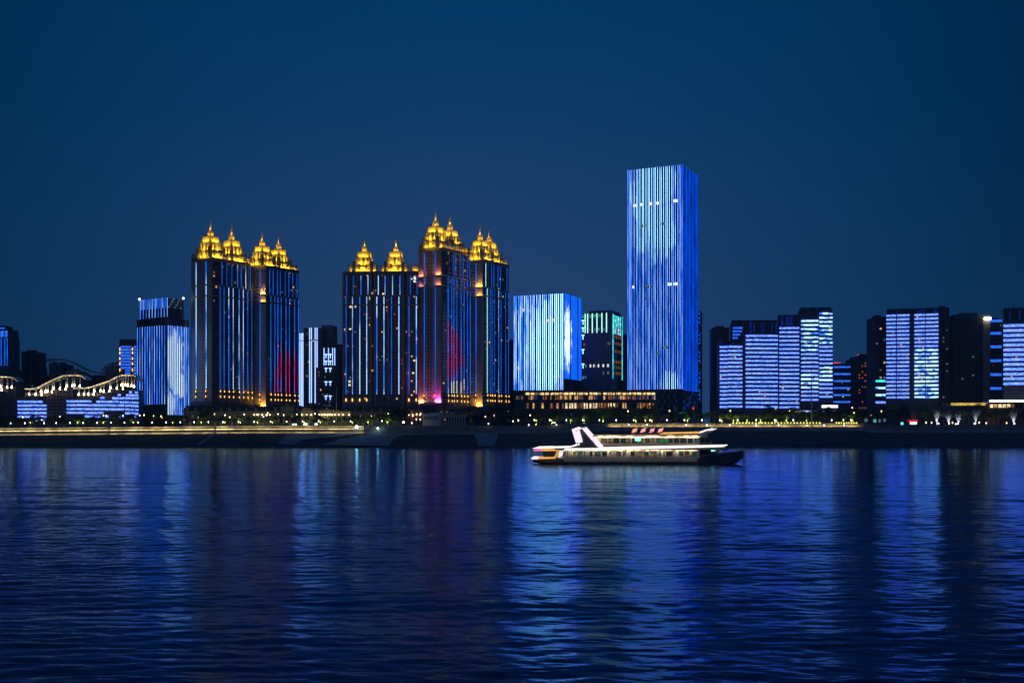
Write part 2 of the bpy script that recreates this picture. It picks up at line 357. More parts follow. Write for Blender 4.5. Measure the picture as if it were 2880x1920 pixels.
# ------------------------------------------------------------------ buildings
BASE = 21.0
class Bld:
    """front face runs left from the corner, side face runs back from it; local x along the front, local y into the depth"""
    def __init__(s, name, label, cat, pl, pc, pr, Y, a=10, W=None, group=None):
        s.Y = Y; s.a = R(a); s.xc = PX(pc, Y); s.e = empty(name, (s.xc, Y, BASE), -s.a); tag(s.e, label, cat, group)
        s.L = s.sF(pl); s.W = s.sR(pr) if pr is not None else (W or 24.0)
    def sF(s, px):
        t = (px-1440)/F; return (s.xc - t*s.Y)/(math.cos(s.a) + t*math.sin(s.a))
    def sR(s, px):
        t = (px-1440)/F; return (t*s.Y - s.xc)/(math.sin(s.a) - t*math.cos(s.a))
    def z(s, py): return PZ(py, s.Y) - BASE
    def box(s, mb, face, s0, s1, z0, z1, d0, d1):       # d: distance out of the face
        if face == 'F': mb.box(-max(s0, s1), -min(s0, s1), -d1, -d0, z0, z1)
        elif face == 'R': mb.box(d0, d1, min(s0, s1), max(s0, s1), z0, z1)
        else: mb.box(-s.L-d1, -s.L-d0, min(s0, s1), max(s0, s1), z0, z1)
    def block(s, name, m, z0, z1, i=0.0, j=None, f=0.0, parent=None):  # whole footprint, drawn in by i
        mb = MB(); mb.box(-s.L+i, -i, i+f, s.W-i, z0, z1); return build(mb, name, m, parent or s.e)
    def piece(s, name, m, face, s0, s1, z0, z1, d0, d1, parent=None, label=None):
        mb = MB(); s.box(mb, face, s0, s1, z0, z1, d0, d1); return build(mb, name, m, parent or s.e, label=label)
    def windows(s, face, ss, zs, w, h, m, name='window', d=0.05, parent=None, skip=None):
        mb = MB()
        for i, a in enumerate(ss):
            for j, z in enumerate(zs):
                if skip and skip(i, j): continue
                s.box(mb, face, a-w/2, a+w/2, z, z+h, -0.02, d)
        o = build(mb, name, m, parent or s.e, kind='stuff'); return o
    def lit(s, face, ss, zs, w, h, n, mats, seed, d=0.12):
        r = random.Random(seed)
        for k in range(n):
            a = r.choice(ss); z = r.choice(zs); s.piece('lit_window', r.choice(mats), face, a-w/2, a+w/2, z+.1, z+h-.1, 0.02, d + 0.002*k)
def frange(a, b, st):
    r = []; 
    while a <= b: r.append(a); a += st
    return r

# --- lamps that wash stone: area lamps standing on ledges
def flood(parent, loc, rot, sx, sy, watt, col):
    l = bpy.data.lights.new('floodlight', 'AREA'); l.shape = 'RECTANGLE'; l.size = sx; l.size_y = sy; l.energy = watt; l.color = col
    o = bpy.data.objects.new('floodlight', l); COL.objects.link(o); o.parent = parent; o.location = loc; o.rotation_euler = rot
    return o
GOLD = (1.0, 0.62, 0.03)
def aim(p, q):
    d = (Vector(q)-Vector(p)); return d.to_track_quat('-Z', 'Y').to_euler()

def crown(b, cx, cy, z0, k=1.0, pw=1.9, kw=1.0):
    """stepped lantern crown of a gold-topped tower: parapet, two tiers with buttresses, cap and spire"""
    mb = MB(); h0, h1, h2, h3 = 7.6*k, 9.0*k, 6.2*k, 6.4*k
    w1, w2, w3 = 9.4*k*kw, 6.5*k*kw, 2.5*k*kw
    zA = z0+h0*0.25; zB = z0+h0; zC = zB+h1; zD = zC+h2; zE = zD+h3
    mb.box(cx-w1, cx+w1, cy-w1, cy+w1, z0, zB)
    mb.box(cx-w2*.96, cx+w2*.96, cy-w2*.96, cy+w2*.96, zB, zC)
    mb.box(cx-w2*1.06, cx+w2*1.06, cy-w2*1.06, cy+w2*1.06, zC-.6*k, zD-0.5*k); mb.box(cx-w2*.95, cx+w2*.95, cy-w2*.95, cy+w2*.95, zD-.5*k, zD+.3*k)
    mb.box(cx-w3, cx+w3, cy-w3, cy+w3, zD, zE-.7*k); mb.box(cx-w3*.8, cx+w3*.8, cy-w3*.8, cy+w3*.8, zE-.7*k, zE)
    c = build(mb, 'crown', gold_stone, b.e)
    # pilasters and fins, each one piece
    def pil(x, y, hx, hy, za, zb, m=gold_stone, name='pilaster', t=0.15):
        q = MB(); q.box(x-hx, x+hx, y-hy, y+hy, za, zb, min(t*k, hx*.3)); build(q, name, m, c)
    for sx, sy in ((-1, -1), (1, -1), (1, 1)):
        pil(cx+sx*w1*1.04, cy+sy*w1*1.04, 1.7*k, 1.7*k, z0, zB+3.4*k, stone_dk, 'corner_pier')
        pil(cx+sx*w2*1.16, cy+sy*w2*1.16, 1.1*k, 1.1*k, zB, zC-.6*k, gold_stone, 'fin')
        pil(cx+sx*w2*1.03, cy+sy*w2*1.03, .95*k, .95*k, zB, zC+1.5*k, stone_dk)
    for u in (-.36, .36):
        pil(cx+u*w2*1.5, cy-w2, .55*k, .55*k, zB, zD-.3*k); pil(cx+w2, cy+u*w2*1.5, .55*k, .55*k, zB, zD-.3*k)
        pil(cx+u*w1*1.2, cy-w1-.6*k, .95*k, .95*k, z0, zB+.8*k, stone_dk, 'pier'); pil(cx+w1+.6*k, cy+u*w1*1.2, .95*k, .95*k, z0, zB+.8*k, stone_dk, 'pier')
    # tall pointed openings in the middle of each lit side
    for (x, y, hx, hy) in ((cx, cy-w2-.03, 1.25*k, .12), (cx+w2+.03, cy, .12, 1.25*k)):
        q = MB(); zt = zC+1.0*k
        if hx > hy: q.prism([(x-hx, y-.15, zB), (x+hx, y-.15, zB), (x+hx, y-.15, zt-2*k), (x, y-.15, zt), (x-hx, y-.15, zt-2*k)], (0, .3, 0))
        else: q.prism([(x+.15, y-hy, zB), (x+.15, y+hy, zB), (x+.15, y+hy, zt-2*k), (x+.15, y, zt), (x+.15, y-hy, zt-2*k)], (-.3, 0, 0))
        build(q, 'opening', darkwall, c)
        for u in (-.62, .62):
            q = MB()
            if hx > hy: q.box(x+u*w2-.5*k, x+u*w2+.5*k, y-.2, y+.1, zB, zC-.8*k)
            else: q.box(x-.1, x+.2, y+u*w2-.5*k, y+u*w2+.5*k, zB, zC-.8*k)
            build(q, 'opening', darkwall, c)
    q = MB(); q.rod((cx, cy, zE), (cx, cy, zE+3.2*k), 1.35*k, 1.05*k, 8); q.rod((cx, cy, zE+3.2*k), (cx, cy, zE+13.0*k), 1.0*k, .08, 8); build(q, 'spire', gold_stone, c)
    # floodlights at the foot of each tier, on the two sides that face the river
    for (nx, ny) in ((0, -1), (1, 0)):
        for (w, za, zb, off, P) in ((w1*.9, z0+.2, z0+5*k, 2.6, 1000), (w2*.95, zB+.2, zB+8*k, 2.4, 1250), (w2*.9, zC+.3, zC+4*k, 1.9, 290), (w3*1.1, zD+.3, zD+3*k, 1.8, 130)):
            wall = (w if za != z0+.2 else w1)
            base_w = {0: w1}.get(0) if za == z0+.2 else (w2 if zb < zD and za < zD else w3)
            p = (cx+nx*(base_w+off*k), cy+ny*(base_w+off*k), za+.15); t = (cx+nx*base_w*.9, cy+ny*base_w*.9, zb)
            flood(c, p, aim(p, t), w*1.8, 0.5, P*pw*k*k, GOLD)
    p = (cx+1.0*k, cy-2.6*k, zE+.3); flood(c, p, aim(p, (cx, cy, zE+6*k)), 1.2, .6, 210*pw, (1.0, .52, .06))
    return c

def strips(b, face, pxs, segs, m, w=0.85, d=0.45, mats=None):
    """one LED strip per column and segment; segs: [(z0, z1)]"""
    f = b.sF if face == 'F' else b.sR
    for i, px in enumerate(pxs):
        s0 = f(px)
        for (z0, z1) in segs:
            b.piece('light_strip', (mats[i] if mats else m), face, s0-w/2, s0+w/2, z0, z1, 0.03, d)

def gold_tower(label, pl, pc, pr, Y, a, y_roof, y_bot, left_cols, left_strips, up, lo, crowns, piers, breaks, mats_up=None, mats_lo=None, lit_seed=1, W=None, kc=1.0, ledw=None):
    b = Bld('residential_tower', label, 'tower', pl, pc, pr, Y, a, W)
    zr = b.z(y_roof); z1, z2, zb = b.z(breaks[0]), b.z(breaks[1]), b.z(y_bot)
    b.block('wall', facade_dk, 0, zr)
    for zz in (z1, z2, zr-.8, zr-3.0):                              # string courses and cornice
        mb = MB(); mb.box(-b.L-.55, .55, -.55, b.W+.1, zz-.7, zz+.5); build(mb, 'cornice', stone, b.e)
    zs = frange(zb-6, zr-5.5, 3.9)
    # stone end face: pale cladding with window columns
    if left_cols:
        for (p0, p1) in left_cols['clad']:
            b.piece('cladding', stone, 'F', b.sF(p0), b.sF(p1), zb-14, z2-.7, 0.0, .28); b.piece('cladding', stone, 'F', b.sF(p0), b.sF(p1), z2+.5, z1-.7, 0.0, .28); b.piece('cladding', stone, 'F', b.sF(p0), b.sF(p1), z1+.5, zr-3.7, 0.0, .28)
        b.windows('F', [b.sF(p) for p in left_cols['win']], zs, 1.5, 2.3, glass, d=.34)
    # long face: dark glazed bays with pale mullion piers
    ss = frange(3.0, b.W-2.0, 3.1)
    b.windows('R', ss, zs, 2.0, 2.5, glass, d=.10)
    mb = MB()
    for z in zs: b.box(mb, 'R', .6, b.W-.6, z-1.0, z-.45, .0, .22)
    build(mb, 'balcony_edge', midwall, b.e, kind='stuff')
    for px in lo[::2]:
        s0 = b.sR(px)+1.6
        if s0 < b.W-1: b.piece('pier', stone, 'R', s0-.5, s0+.5, zb-14, zr-3.8, 0, .42)
    b.lit('R', ss, zs, 2.0, 2.3, 26, [w_dim, w_warm, w_dim, w_orange, w_cold, w_blue], lit_seed)
    if left_strips:
        strips(b, 'F', left_strips, [(z1+.8, zr-4.6), (z2+.9, z1-1.2), (zb, z2-1.0)], led_white if lit_seed == 1 else led_blue, ledw or .7, .35)
    strips(b, 'R', up, [(z1+.8, zr-4.4)], led_blue, .5, .28, mats=mats_up)
    strips(b, 'R', lo, [(z2+.9, z1-1.2), (zb, z2-1.0)], led_blue, .5, d=.32, mats=mats_lo)
    for px in lo:                                                    # yellow lanterns under the strips
        for dz in (-1.0, -7.0):
            mb = MB(); mb.ball((.9, b.sR(px), zb+dz-1.6), .42, 1.25, 6, 4); build(mb, 'lantern', lantern_y, b.e)
    for px in (left_strips or []):
        for dz in (-1.0, -7.0):
            mb = MB(); mb.ball((-b.sF(px), -.9, zb+dz-1.6), .42, 1.25, 6, 4); build(mb, 'lantern', lantern_y, b.e)
    b.block('plinth', darkwall, 0, zb-15, -.5)
    for (p0, p1, col, P0, P1, yb) in piers:                              # floodlit end piers
        s0, s1 = b.sF(p0), b.sF(p1); c = -(s0+s1)/2; w = abs(s0-s1); zf = b.z(yb)
        for (za, zc) in ((zf, z2-1.5), (z2+.2, z1-1.4), (z1+.3, zr-3.8)):
            b.piece('floodlit_pier', stone, 'F', s0, s1, za, zc, .0, .85)
        for (zz, P, rise) in ((zf-.2, P0*6.5, 15), (z2+.15, P1*1.3, 4), (z1+.25, P1*3.2, 10)):
            b.piece('ledge', stone_dk, 'F', s0, s1, zz-.9, zz-.3, .9, 2.9)
            p = (c, -2.3, zz-.2); flood(b.e, p, aim(p, (c, -.9, zz+rise)), w*.9, .5, P, col)
    r = random.Random(lit_seed)
    for (s0, s1) in crowns: crown(b, s0, s1, zr, kc*1.07, kw=.90)
    # lit parapet walls along both seen roof edges
    mb = MB(); mb.box(-1.9, -1.1, 1.2, b.W-1.2, zr, zr+5.4); pw_ = build(mb, 'parapet_wall', gold_stone, b.e)
    mb = MB(); mb.box(-b.L+1.2, -1.9, 1.1, 1.9, zr, zr+5.4); build(mb, 'parapet_wall', gold_stone, b.e)
    nl = max(2, int(b.W/7))
    for q in range(nl):
        y = b.W*(q+.5)/nl; p = (-.2, y, zr+.45); flood(pw_, p, aim(p, (-1.1, y, zr+4.2)), 3.6, .35, 210, GOLD)
    p = (-b.L*.5, .2, zr+.45); flood(pw_, p, aim(p, (-b.L*.5, 1.1, zr+4.2)), b.L*.4, .35, 260, GOLD)
    # parapet piers round the roof edge
    for k in range(7):
        y = b.W*(k+.5)/7+r.uniform(-.5, .5); mb = MB(); mb.box(-1.3, -.1, y-.7, y+.7, zr-.3, zr+r.uniform(5.0, 8.0), .1); build(mb, 'parapet_pier', stone_dk, b.e)
    for x in (-b.L+.7,):
        mb = MB(); mb.box(x-.6, x+.6, .1, 1.3, zr-.3, zr+6, .1); build(mb, 'parapet_pier', stone, b.e)
    return b

ORG = (1.0, 0.45, 0.05); AMB = (1.0, 0.30, 0.12); MAG = (1.0, 0.05, 0.62)
YG = 1250
pinkA = glow('led_pink_show', BL, 1.5, 0.3, 0.06, blobs=[(PX(788, YG+30), PZ(1035, YG+30), 11, 25, (.62, .015, .22), .9)])
pinkB = glow('led_pink_show_two', BL, 1.5, 0.3, 0.06, blobs=[(PX(1272, YG+30), PZ(1010, YG+30), 10, 28, (.62, .02, .26), .9), (PX(1284, YG+30), PZ(1090, YG+30), 9, 12, (.85, .9, 1.0))])
def sR_(pc, px, Y, a):
    t = (px-1440)/F; xc = PX(pc, Y); return (t*Y-xc)/(math.sin(R(a))-t*math.cos(R(a)))

g1 = gold_tower('leftmost gold-crowned tower with a pale stone end wall', 538, 596, 711, YG, 33, 722, 1092,
    dict(clad=[(538, 549), (556, 577), (583, 596)], win=[563, 570]), [552, 580],
    [624, 637.7, 651.8, 668, 678.5, 691, 704], [618.6, 630, 643, 655.6, 672, 684, 696, 708],
    [(-11.5, sR_(596, 613, YG, 33)), (-11.5, sR_(596, 672, YG, 33))], [], (799, 830),
    mats_up=[led_blue]*3+[led_white, led_blue, led_white, led_blue], mats_lo=[led_blue, led_blue, led_white, led_white, led_white, led_white, led_blue, led_blue], lit_seed=1)
g2 = gold_tower('gold-crowned tower with a single amber pier, second from left', 711, 750, 840, YG+45, 33, 745, 1102,
    dict(clad=[(711, 731)], win=[715.5, 721, 726]), [732],
    [758, 768, 780, 788, 802, 812, 823, 835], [761, 772.7, 781, 790.5, 804, 813.7, 828, 839],
    [(-11, sR_(750, 757, YG+45, 33)), (-11, sR_(750, 803, YG+45, 33))], [(734, 749, ORG, 900, 900, 1143)], (827, 849),
    mats_lo=[pinkA]*8, lit_seed=2, kc=.93)
g4 = gold_tower('tallest gold-crowned tower with two crimson-lit end piers', 1178, 1243, 1323, YG, 33, 694, 1104,
    dict(clad=[(1195, 1223)], win=[1205, 1212.5]), [1194, 1224.6],
    [1275, 1281.8, 1294.4, 1303, 1313.3, 1320], [1260, 1270, 1276, 1284.5, 1296.5, 1305, 1314.3, 1322],
    [(-13, sR_(1243, 1252, YG, 33)), (-13, sR_(1243, 1292, YG, 33))], [(1178.5, 1192, AMB, 850, 420, 1131), (1226.5, 1242, AMB, 20, 520, 1131)], (773, 801),
    mats_lo=[pinkB]*8, lit_seed=3, kc=.98)
c = -(g4.sF(1226.5)+g4.sF(1242))/2; zz = g4.z(1131); p = (c, -2.1, zz)
flood(g4.e, p, aim(p, (c, -.9, zz+18)), 5.0, .5, 14000, MAG)
g5 = gold_tower('rightmost gold-crowned tower with one amber pier beside the office block', 1323.5, 1359, 1431, YG+30, 33, 728, 1104,
    dict(clad=[(1323.5, 1338)], win=[1328, 1334]), [1339.3],
    [1366, 1382, 1389, 1400.2, 1407.4, 1425.9], [1370, 1378.5, 1383.8, 1390.8, 1402, 1409, 1421.7, 1430],
    [(-10, sR_(1359, 1358, YG+30, 33)+9), (-10, sR_(1359, 1396, YG+30, 33))], [(1341, 1358, ORG, 900, 900, 1142)], (806, 831),
    mats_lo=[led_cywh]+[led_blue]*3+[led_white]+[led_blue]*3, mats_up=[led_cywh]+[led_blue]*5, lit_seed=4, kc=.93)

# wide gold-crowned block seen square on
def wide_block():
    b = Bld('residential_tower', 'wide gold-crowned block with two spires seen square on', 'tower', 963, 1177, None, 1262, 2.5, 26)
    zr = b.z(762); z1, z2, zb = b.z(831), b.z(857), b.z(1108)
    b.block('wall', stone_dk, 0, zr)
    for zz in (z1, z2, zr-.8):
        mb = MB(); mb.box(-b.L-.5, .5, -.5, b.W+.1, zz-.6, zz+.5); build(mb, 'cornice', stone, b.e)
    zs = frange(zb-6, zr-4.5, 3.9); ss = frange(2, b.L-2, 2.75)
    b.windows('F', ss, zs, 1.75, 2.4, glass, d=.12)
    lower = [973.5, 991.5, 1012, 1031.5, 1060, 1080, 1101, 1122, 1150.5, 1171]; upper = [975, 994, 1015, 1035, 1064, 1083, 1104, 1125, 1154, 1173]
    mb = MB()
    for z in zs: b.box(mb, 'F', .6, b.L-.6, z-1.0, z-.5, 0, .3)
    build(mb, 'balcony_edge', midwall, b.e, kind='stuff')
    for px in (966, 1004, 1043, 1054, 1092, 1134, 1146):
        b.piece('pier', stone, 'F', b.sF(px)-.9, b.sF(px)+.9, 6, zr-1.6, 0, .5)
    for px in (1048.5, 1140): b.piece('painted_recess_shade', darkwall, 'F', b.sF(px)-1.3, b.sF(px)+1.3, 6, zr-1.6, 0, .2)  # flat dark strips painted in for the shade of a recess
    wl = [led_blue, led_blue, led_white, led_white, led_white, led_white, led_white, led_white, led_blue, led_blue]
    strips(b, 'F', upper, [(z1+.8, zr-5.0)], None, .68, .3, mats=wl)
    strips(b, 'F', lower, [(z2+.8, z1-1.1), (zb, z2-.9)], None, .68, d=.42, mats=[led_blue, led_white, led_white, led_white, led_white, led_white, led_blue, led_white, led_blue, led_white])
    b.lit('F', ss, zs, 1.75, 2.2, 62, [w_dim, w_warm, w_dim, w_orange, w_cold, w_dim, w_warm], 11)
    for (px, py) in ((1166, 779), (1167, 784), (1166, 791), (1078, 826), (1041, 839), (1001, 861), (986, 862), (1054, 817), (968, 926), (985, 925), (1165, 1014), (1162, 1048), (983, 1072), (983, 1082), (1146, 1048)):
        s0 = b.sF(px); b.piece('lit_window', w_white if px > 1160 and py < 800 else glow('lit_window_bright', (1.0, .72, .36), 1.3), 'F', s0-1.1, s0+1.1, b.z(py)-1.1, b.z(py)+1.1, .03, .2)
    for px in lower[:4]+lower[8:]:
        mb = MB(); mb.ball((-b.sF(px), -.9, b.z(1124)), .6, 1.9, 6, 4); build(mb, 'lantern', lantern_y, b.e)
    for px in (1020.5, 1109): crown(b, -b.sF(px), 10.5, zr, 1.0)
    # lit parapet bays between the crowns
    for px in (990, 1050, 1080, 1138, 1168):
        c = -b.sF(px); mb = MB(); mb.box(c-3.2, c+3.2, 1.2, 2.2, zr, zr+6.2); o = build(mb, 'parapet_bay', gold_stone, b.e)
        for q in (-4, 4):
            mb = MB(); mb.box(c+q-.7, c+q+.7, .2, 1.8, zr, zr+8.0, .1); build(mb, 'parapet_pier', stone, o)
        p = (c, -.2, zr+.3); flood(o, p, aim(p, (c, 1.2, zr+4)), 4, .4, 240, GOLD)
    b.block('plinth', darkwall, 0, zb-16, -.5)
wide_block()

# --- the tallest tower
T_show = glow('led_show_tower', (0.003, 0.22, 1.6), 1.45, scale=0.5, hi=(0.32, 0.70, 2.2), lo_pos=0.36, hi_pos=0.64, stretch=(1, 1, .06),
    blobs=[(PX(1822, 1305), PZ(560, 1305), 16, 62, (.60, 1.4, 2.4)), (PX(1868, 1305), PZ(650, 1305), 11, 28, (.60, 1.4, 2.4)), (PX(1860, 1305), PZ(520, 1305), 15, 22, (.60, 1.4, 2.4)), (PX(1880, 1305), PZ(1085, 1305), 8, 16, (.70, 1.4, 2.3))])
T_side = glow('led_show_side', (0.002, 0.13, 1.5), 1.25, 0.35, 0.10, stretch=(1, 1, .3))
b = Bld('office_tower', 'tallest tower, striped with blue-white vertical light lines', 'tower', 1765, 1920, 1964, 1290, 25)
zt, zb = b.z(463), b.z(1093)
b.block('wall', glass2, 0, zt-1.0)
pxs = [1750+.10204*q for q in (157, 198, 232, 265, 330, 392, 430, 488, 556, 590, 655, 716, 753, 815, 878, 915, 975, 1040, 1077, 1140, 1205, 1242, 1300, 1367, 1405, 1465, 1530, 1570, 1610, 1652)]
strips(b, 'F', pxs, [(zb, zt)], T_show, .46, .2)
n = 11
for i in range(n):
    s0 = b.W*(i+.6)/n; b.piece('light_strip', T_side, 'R', s0-.55, s0+.55, zb-1.5, zt+.2, .03, .15)
zs = frange(4, zt-6, 5.9); mids = [(b.sF(p)+b.sF(q))/2 for p, q in zip(pxs[3:-3], pxs[4:-2]) if abs(p-q) > 5]
b.windows('F', mids, zs, 1.5, 4.6, paneglass, 'window_panel', .10, skip=lambda i, j: (i//1+j) % 2 == 0)
b.windows('R', frange(2.5, b.W-2, 5.0), zs, 1.8, 4.0, glass, 'window_panel', .12, skip=lambda i, j: (i+j) % 2 == 0)
for (p0, p1, py, m) in ((1781, 1790, 566, w_white), (1800, 1806, 565, w_white), (1827, 1834, 565, w_white), (1846, 1853, 565, w_white), (1894, 1906, 563, w_white), (1779, 1784, 799, w_white),
                        (1878, 1889, 797, w_white), (1894, 1906, 797, w_white), (1812, 1817, 626, w_cold), (1815, 1824, 800, w_cold), (1828, 1838, 801, w_cold), (1802, 1810, 626, w_cold), (1860, 1872, 625, w_cold), (1814, 1822, 834, w_cold), (1846, 1856, 990, w_cold), (1866, 1878, 975, w_cold)):
    b.piece('lit_window', m, 'F', b.sF(p1), b.sF(p0), b.z(py)-1.6, b.z(py)+1.6, .05, .3)
for i in range(40):                                                      # blue specks low on the side face
    s0 = random.uniform(2, b.W-2); zz = random.uniform(3, zb-4); b.piece('light_dot', w_blue, 'R', s0-.4, s0+.4, zz, zz+2.4, .03, .3)
for i in range(7):
    for j in range(4):
        if (i+j) % 2: s0 = b.L*(i+1)/8; b.piece('window_panel', paneglass, 'F', s0-2, s0+2, 3+j*5.0, 7.6+j*5.0, .12, .25)
mb = MB(); mb.box(-b.L+1, -1, 1, b.W-1, zt-1, zt+.3); build(mb, 'roof', darkwall, b.e)

# --- media facade block left of it, with the long podium
M_show = glow('led_show_block', (0.003, 0.30, 1.6), 1.5, scale=0.30, hi=(0.55, 0.95, 2.2), lo_pos=0.42, hi_pos=0.58, stretch=(1, 1, .10),
    blobs=[(PX(1535, 1265), PZ(980, 1265), 19, 45, (.62, 1.4, 2.3)), (PX(1575, 1265), PZ(900, 1265), 10, 60, (.62, 1.4, 2.3))])
M_side = glow('led_screen_side', (0.003, 0.11, 1.1), 1.1, scale=.8, hi=(.006, .16, 1.2), lo_pos=.4, hi_pos=.6, stretch=(1, 1, .10),
    blobs=[(PX(1596, 1275), PZ(955, 1275), 4.5, 30, (1.0, 1.4, 3.2))])
b = Bld('office_block', 'square office block glowing with white and blue light lines', 'building', 1444, 1587, 1636, 1262, 24)
zt, zb = b.z(825), b.z(1096)
b.block('wall', glass2, 0, zt-1)
pxs = [1430+.1403*q for q in (118, 153, 205, 238, 272, 323, 360, 393, 443, 480, 515, 568, 602, 637, 688, 723, 760, 812, 846, 880, 932, 968, 1005, 1053, 1088)]
strips(b, 'F', pxs, [(zb, zt)], M_show, .74, .4)
for i in range(16):
    s0 = b.W*(i+.55)/16.4
    if i in (5, 12): continue
    b.piece('light_strip', M_side, 'R', s0-.38*b.W/16, s0+.36*b.W/16, b.z(1064), zt+.1, .03, .3)
zs = frange(12, zt-8, 5.4)
b.windows('F', [(b.sF(p)+b.sF(q))/2 for p, q in zip(pxs[:-1], pxs[1:]) if q-p > 6], zs, 1.5, 3.6, paneglass, 'window_panel', .10, skip=lambda i, j: (i+j) % 2 == 0)
for (px, py, m) in ((1541, 900, w_warm), (1557, 899, w_warm), (1457, 870, w_cold), (1473, 866, w_warm), (1489, 868, w_cold), (1558, 973, w_orange), (1572, 1058, w_orange), (1556, 1059, w_orange), (1458, 1031, w_warm)):
    b.piece('lit_window', m, 'F', b.sF(px)-1.3, b.sF(px)+1.3, b.z(py)-1.8, b.z(py)+1.8, .04, .25)
mb = MB(); mb.box(-b.L+1, -1, 1, b.W-1, zt-1, zt-.2); build(mb, 'roof', darkwall, b.e)

b = Bld('podium_building', 'long low podium with a broken gold light band along its eaves', 'building', 1445, 1852, None, 1242, 1.2, 16)
zt = b.z(1099)
b.block('wall', darkwall, 0, zt); mb = MB(); mb.box(-b.L-.8, .8, -1.4, b.W, zt, zt+.8); build(mb, 'roof', midwall, b.e)
for (p0, p1) in ((1476, 1511), (1515, 1546), (1549, 1580), (1583, 1619), (1623, 1654), (1658, 1689), (1694, 1729), (1733, 1767), (1770, 1806), (1810, 1842)):
    b.piece('light_band', glow('eaves_band', (1.0, .66, .26), 1.1, .8, .35), 'F', b.sF(p1), b.sF(p0), b.z(1109.5), b.z(1103.5), .1, .5)
r = random.Random(5)
for i in range(58):
    px = 1452 + i*6.8; m = r.choice([w_dim, w_orange, w_warm, darkwall, w_orange, w_blue, w_dim, glass])
    b.piece('shop_window', m, 'F', b.sF(px+5.0), b.sF(px), b.z(1123), b.z(1112.5), .03, .2)
for i in range(46):
    px = 1456 + i*8.4; m = r.choice([glass, w_dim, w_warm, glass, w_orange, glass])
    if 1590 < px < 1618 or 1638 < px < 1682 or 1708 < px < 1726: m = glow('shop_bright', (1.0, .78, .45), 1.1, .5, .4)
    b.piece('shop_window', m, 'F', b.sF(px+5.5), b.sF(px), b.z(1148), b.z(1133), .03, .2)
for i in range(30):
    px = 1450+i*13.6; b.piece('column', midwall, 'F', b.sF(px)-.5, b.sF(px)+.5, 0, zt, .2, 1.1)

b = Bld('office_block', 'dark block with cyan light lines and a cyan screen on its right face', 'building', 1610, 1721, 1751, 1300, 22)
zt = b.z(880); b.block('wall', darkwall, 0, zt)
mb = MB(); mb.box(-b.sF(1655), -b.sF(1716), 3, b.W-3, zt, b.z(871)); build(mb, 'roof_house', darkwall, b.e)
for (p0, p1) in ((1637, 1652), (1655, 1664), (1668, 1677), (1681, 1690)):
    b.piece('crown_window', w_teal, 'F', b.sF(p1), b.sF(p0), b.z(891), b.z(882), .03, .2)
strips(b, 'F', [1646, 1653, 1666, 1679, 1693, 1706], [(b.z(934), b.z(879))], led_cywh, 1.0, .5)
strips(b, 'R', [1723.5, 1749.5], [(b.z(1064), b.z(881))], led_cyan, .9, .5)
for j in range(9):                                                       # cyan screen made of rows of lit cells
    for i in range(5):
        s0 = b.W*(i+.75)/6.2; zz = b.z(884+j*6)
        b.piece('screen_panel', (led_cyan if (i+j*2) % 5 else led_cywh) if not (i == 2 and j in (6, 7, 8)) else glow('led_magenta', (1.0, .05, .7), 1.2), 'R', s0-1.7, s0+1.7, zz-1.9, zz, .05, .25)
for py in (944, 963, 985, 1015, 1030, 1047):
    for i in range(6): s0 = b.W*(i+.6)/6.2; b.piece('lit_window', w_orange if py != 1030 else w_dim, 'R', s0-1.0, s0+1.0, b.z(py)-1.7, b.z(py)+1.7, .04, .2)
for py in (901, 922, 943, 984, 1025):                                     # T-shaped light fittings
    s0 = b.sF(1640); mb = MB(); b.box(mb, 'F', s0-1.7, s0+1.7, b.z(py)+.6, b.z(py)+2.0, .05, .5); b.box(mb, 'F', s0-.5, s0+.5, b.z(py)-3.6, b.z(py)+.6, .05, .5); build(mb, 'light_fitting', led_cywh, b.e)
for px in (1648, 1660, 1671, 1684, 1697, 1710):
    b.piece('lit_window', w_white if px != 1648 else w_cold, 'F', b.sF(px)-1.0, b.sF(px)+1.0, b.z(1031), b.z(1023), .04, .2)
for px, py in ((1656, 925), (1673, 924), (1684, 924), (1698, 925), (1644, 966), (1711, 966), (1715, 965), (1698, 1049), (1710, 1048), (1640, 1060), (1646, 1059)):
    b.piece('lit_window', w_cold if py != 966 else w_dim, 'F', b.sF(px)-1.0, b.sF(px)+1.0, b.z(py)-1.6, b.z(py)+1.6, .04, .2)
for i in range(11):
    px = 1644+i*7; b.piece('mullion', midwall, 'F', b.sF(px)-.35, b.sF(px)+.35, b.z(1062), b.z(938), .0, .35)

# --- blue-striped office at the left
L_show = glow('led_show_left', (0.004, 0.19, 1.3), 1.35, scale=.4, hi=(.30, .64, 1.8), lo_pos=.44, hi_pos=.64, stretch=(1, 1, .07), detail=4)
L_right = glow('led_show_left_side', (0.004, 0.19, 1.3), 1.35, scale=.6, hi=(.34, .70, 1.9), lo_pos=.44, hi_pos=.62, stretch=(1, 1, .07), detail=4,
    blobs=[(PX(500, 1265), PZ(1010, 1265), 7, 26, (.85, 1.25, 1.8)), (PX(512, 1265), PZ(1085, 1265), 5, 12, (.85, 1.25, 1.8)), (PX(492, 1265), PZ(1140, 1265), 4, 12, (.85, 1.25, 1.8))])
b = Bld('office_block', 'blue-striped office with a beacon on each roof corner', 'building', 384, 468, 531, 1240, 34)
zt = b.z(893); b.block('wall', glass2, 0, zt)
strips(b, 'F', [370+.1148*q for q in (145, 205, 265, 330, 388, 447, 505, 563, 625, 687, 747, 812)], [(b.z(1136), b.z(914))], L_show, .6, .26)
strips(b, 'R', [370+.1148*q for q in (897, 945, 992, 1040, 1085, 1130, 1172, 1215, 1258, 1303, 1350, 1395)], [(b.z(1166), b.z(914))], L_right, .62, .2)
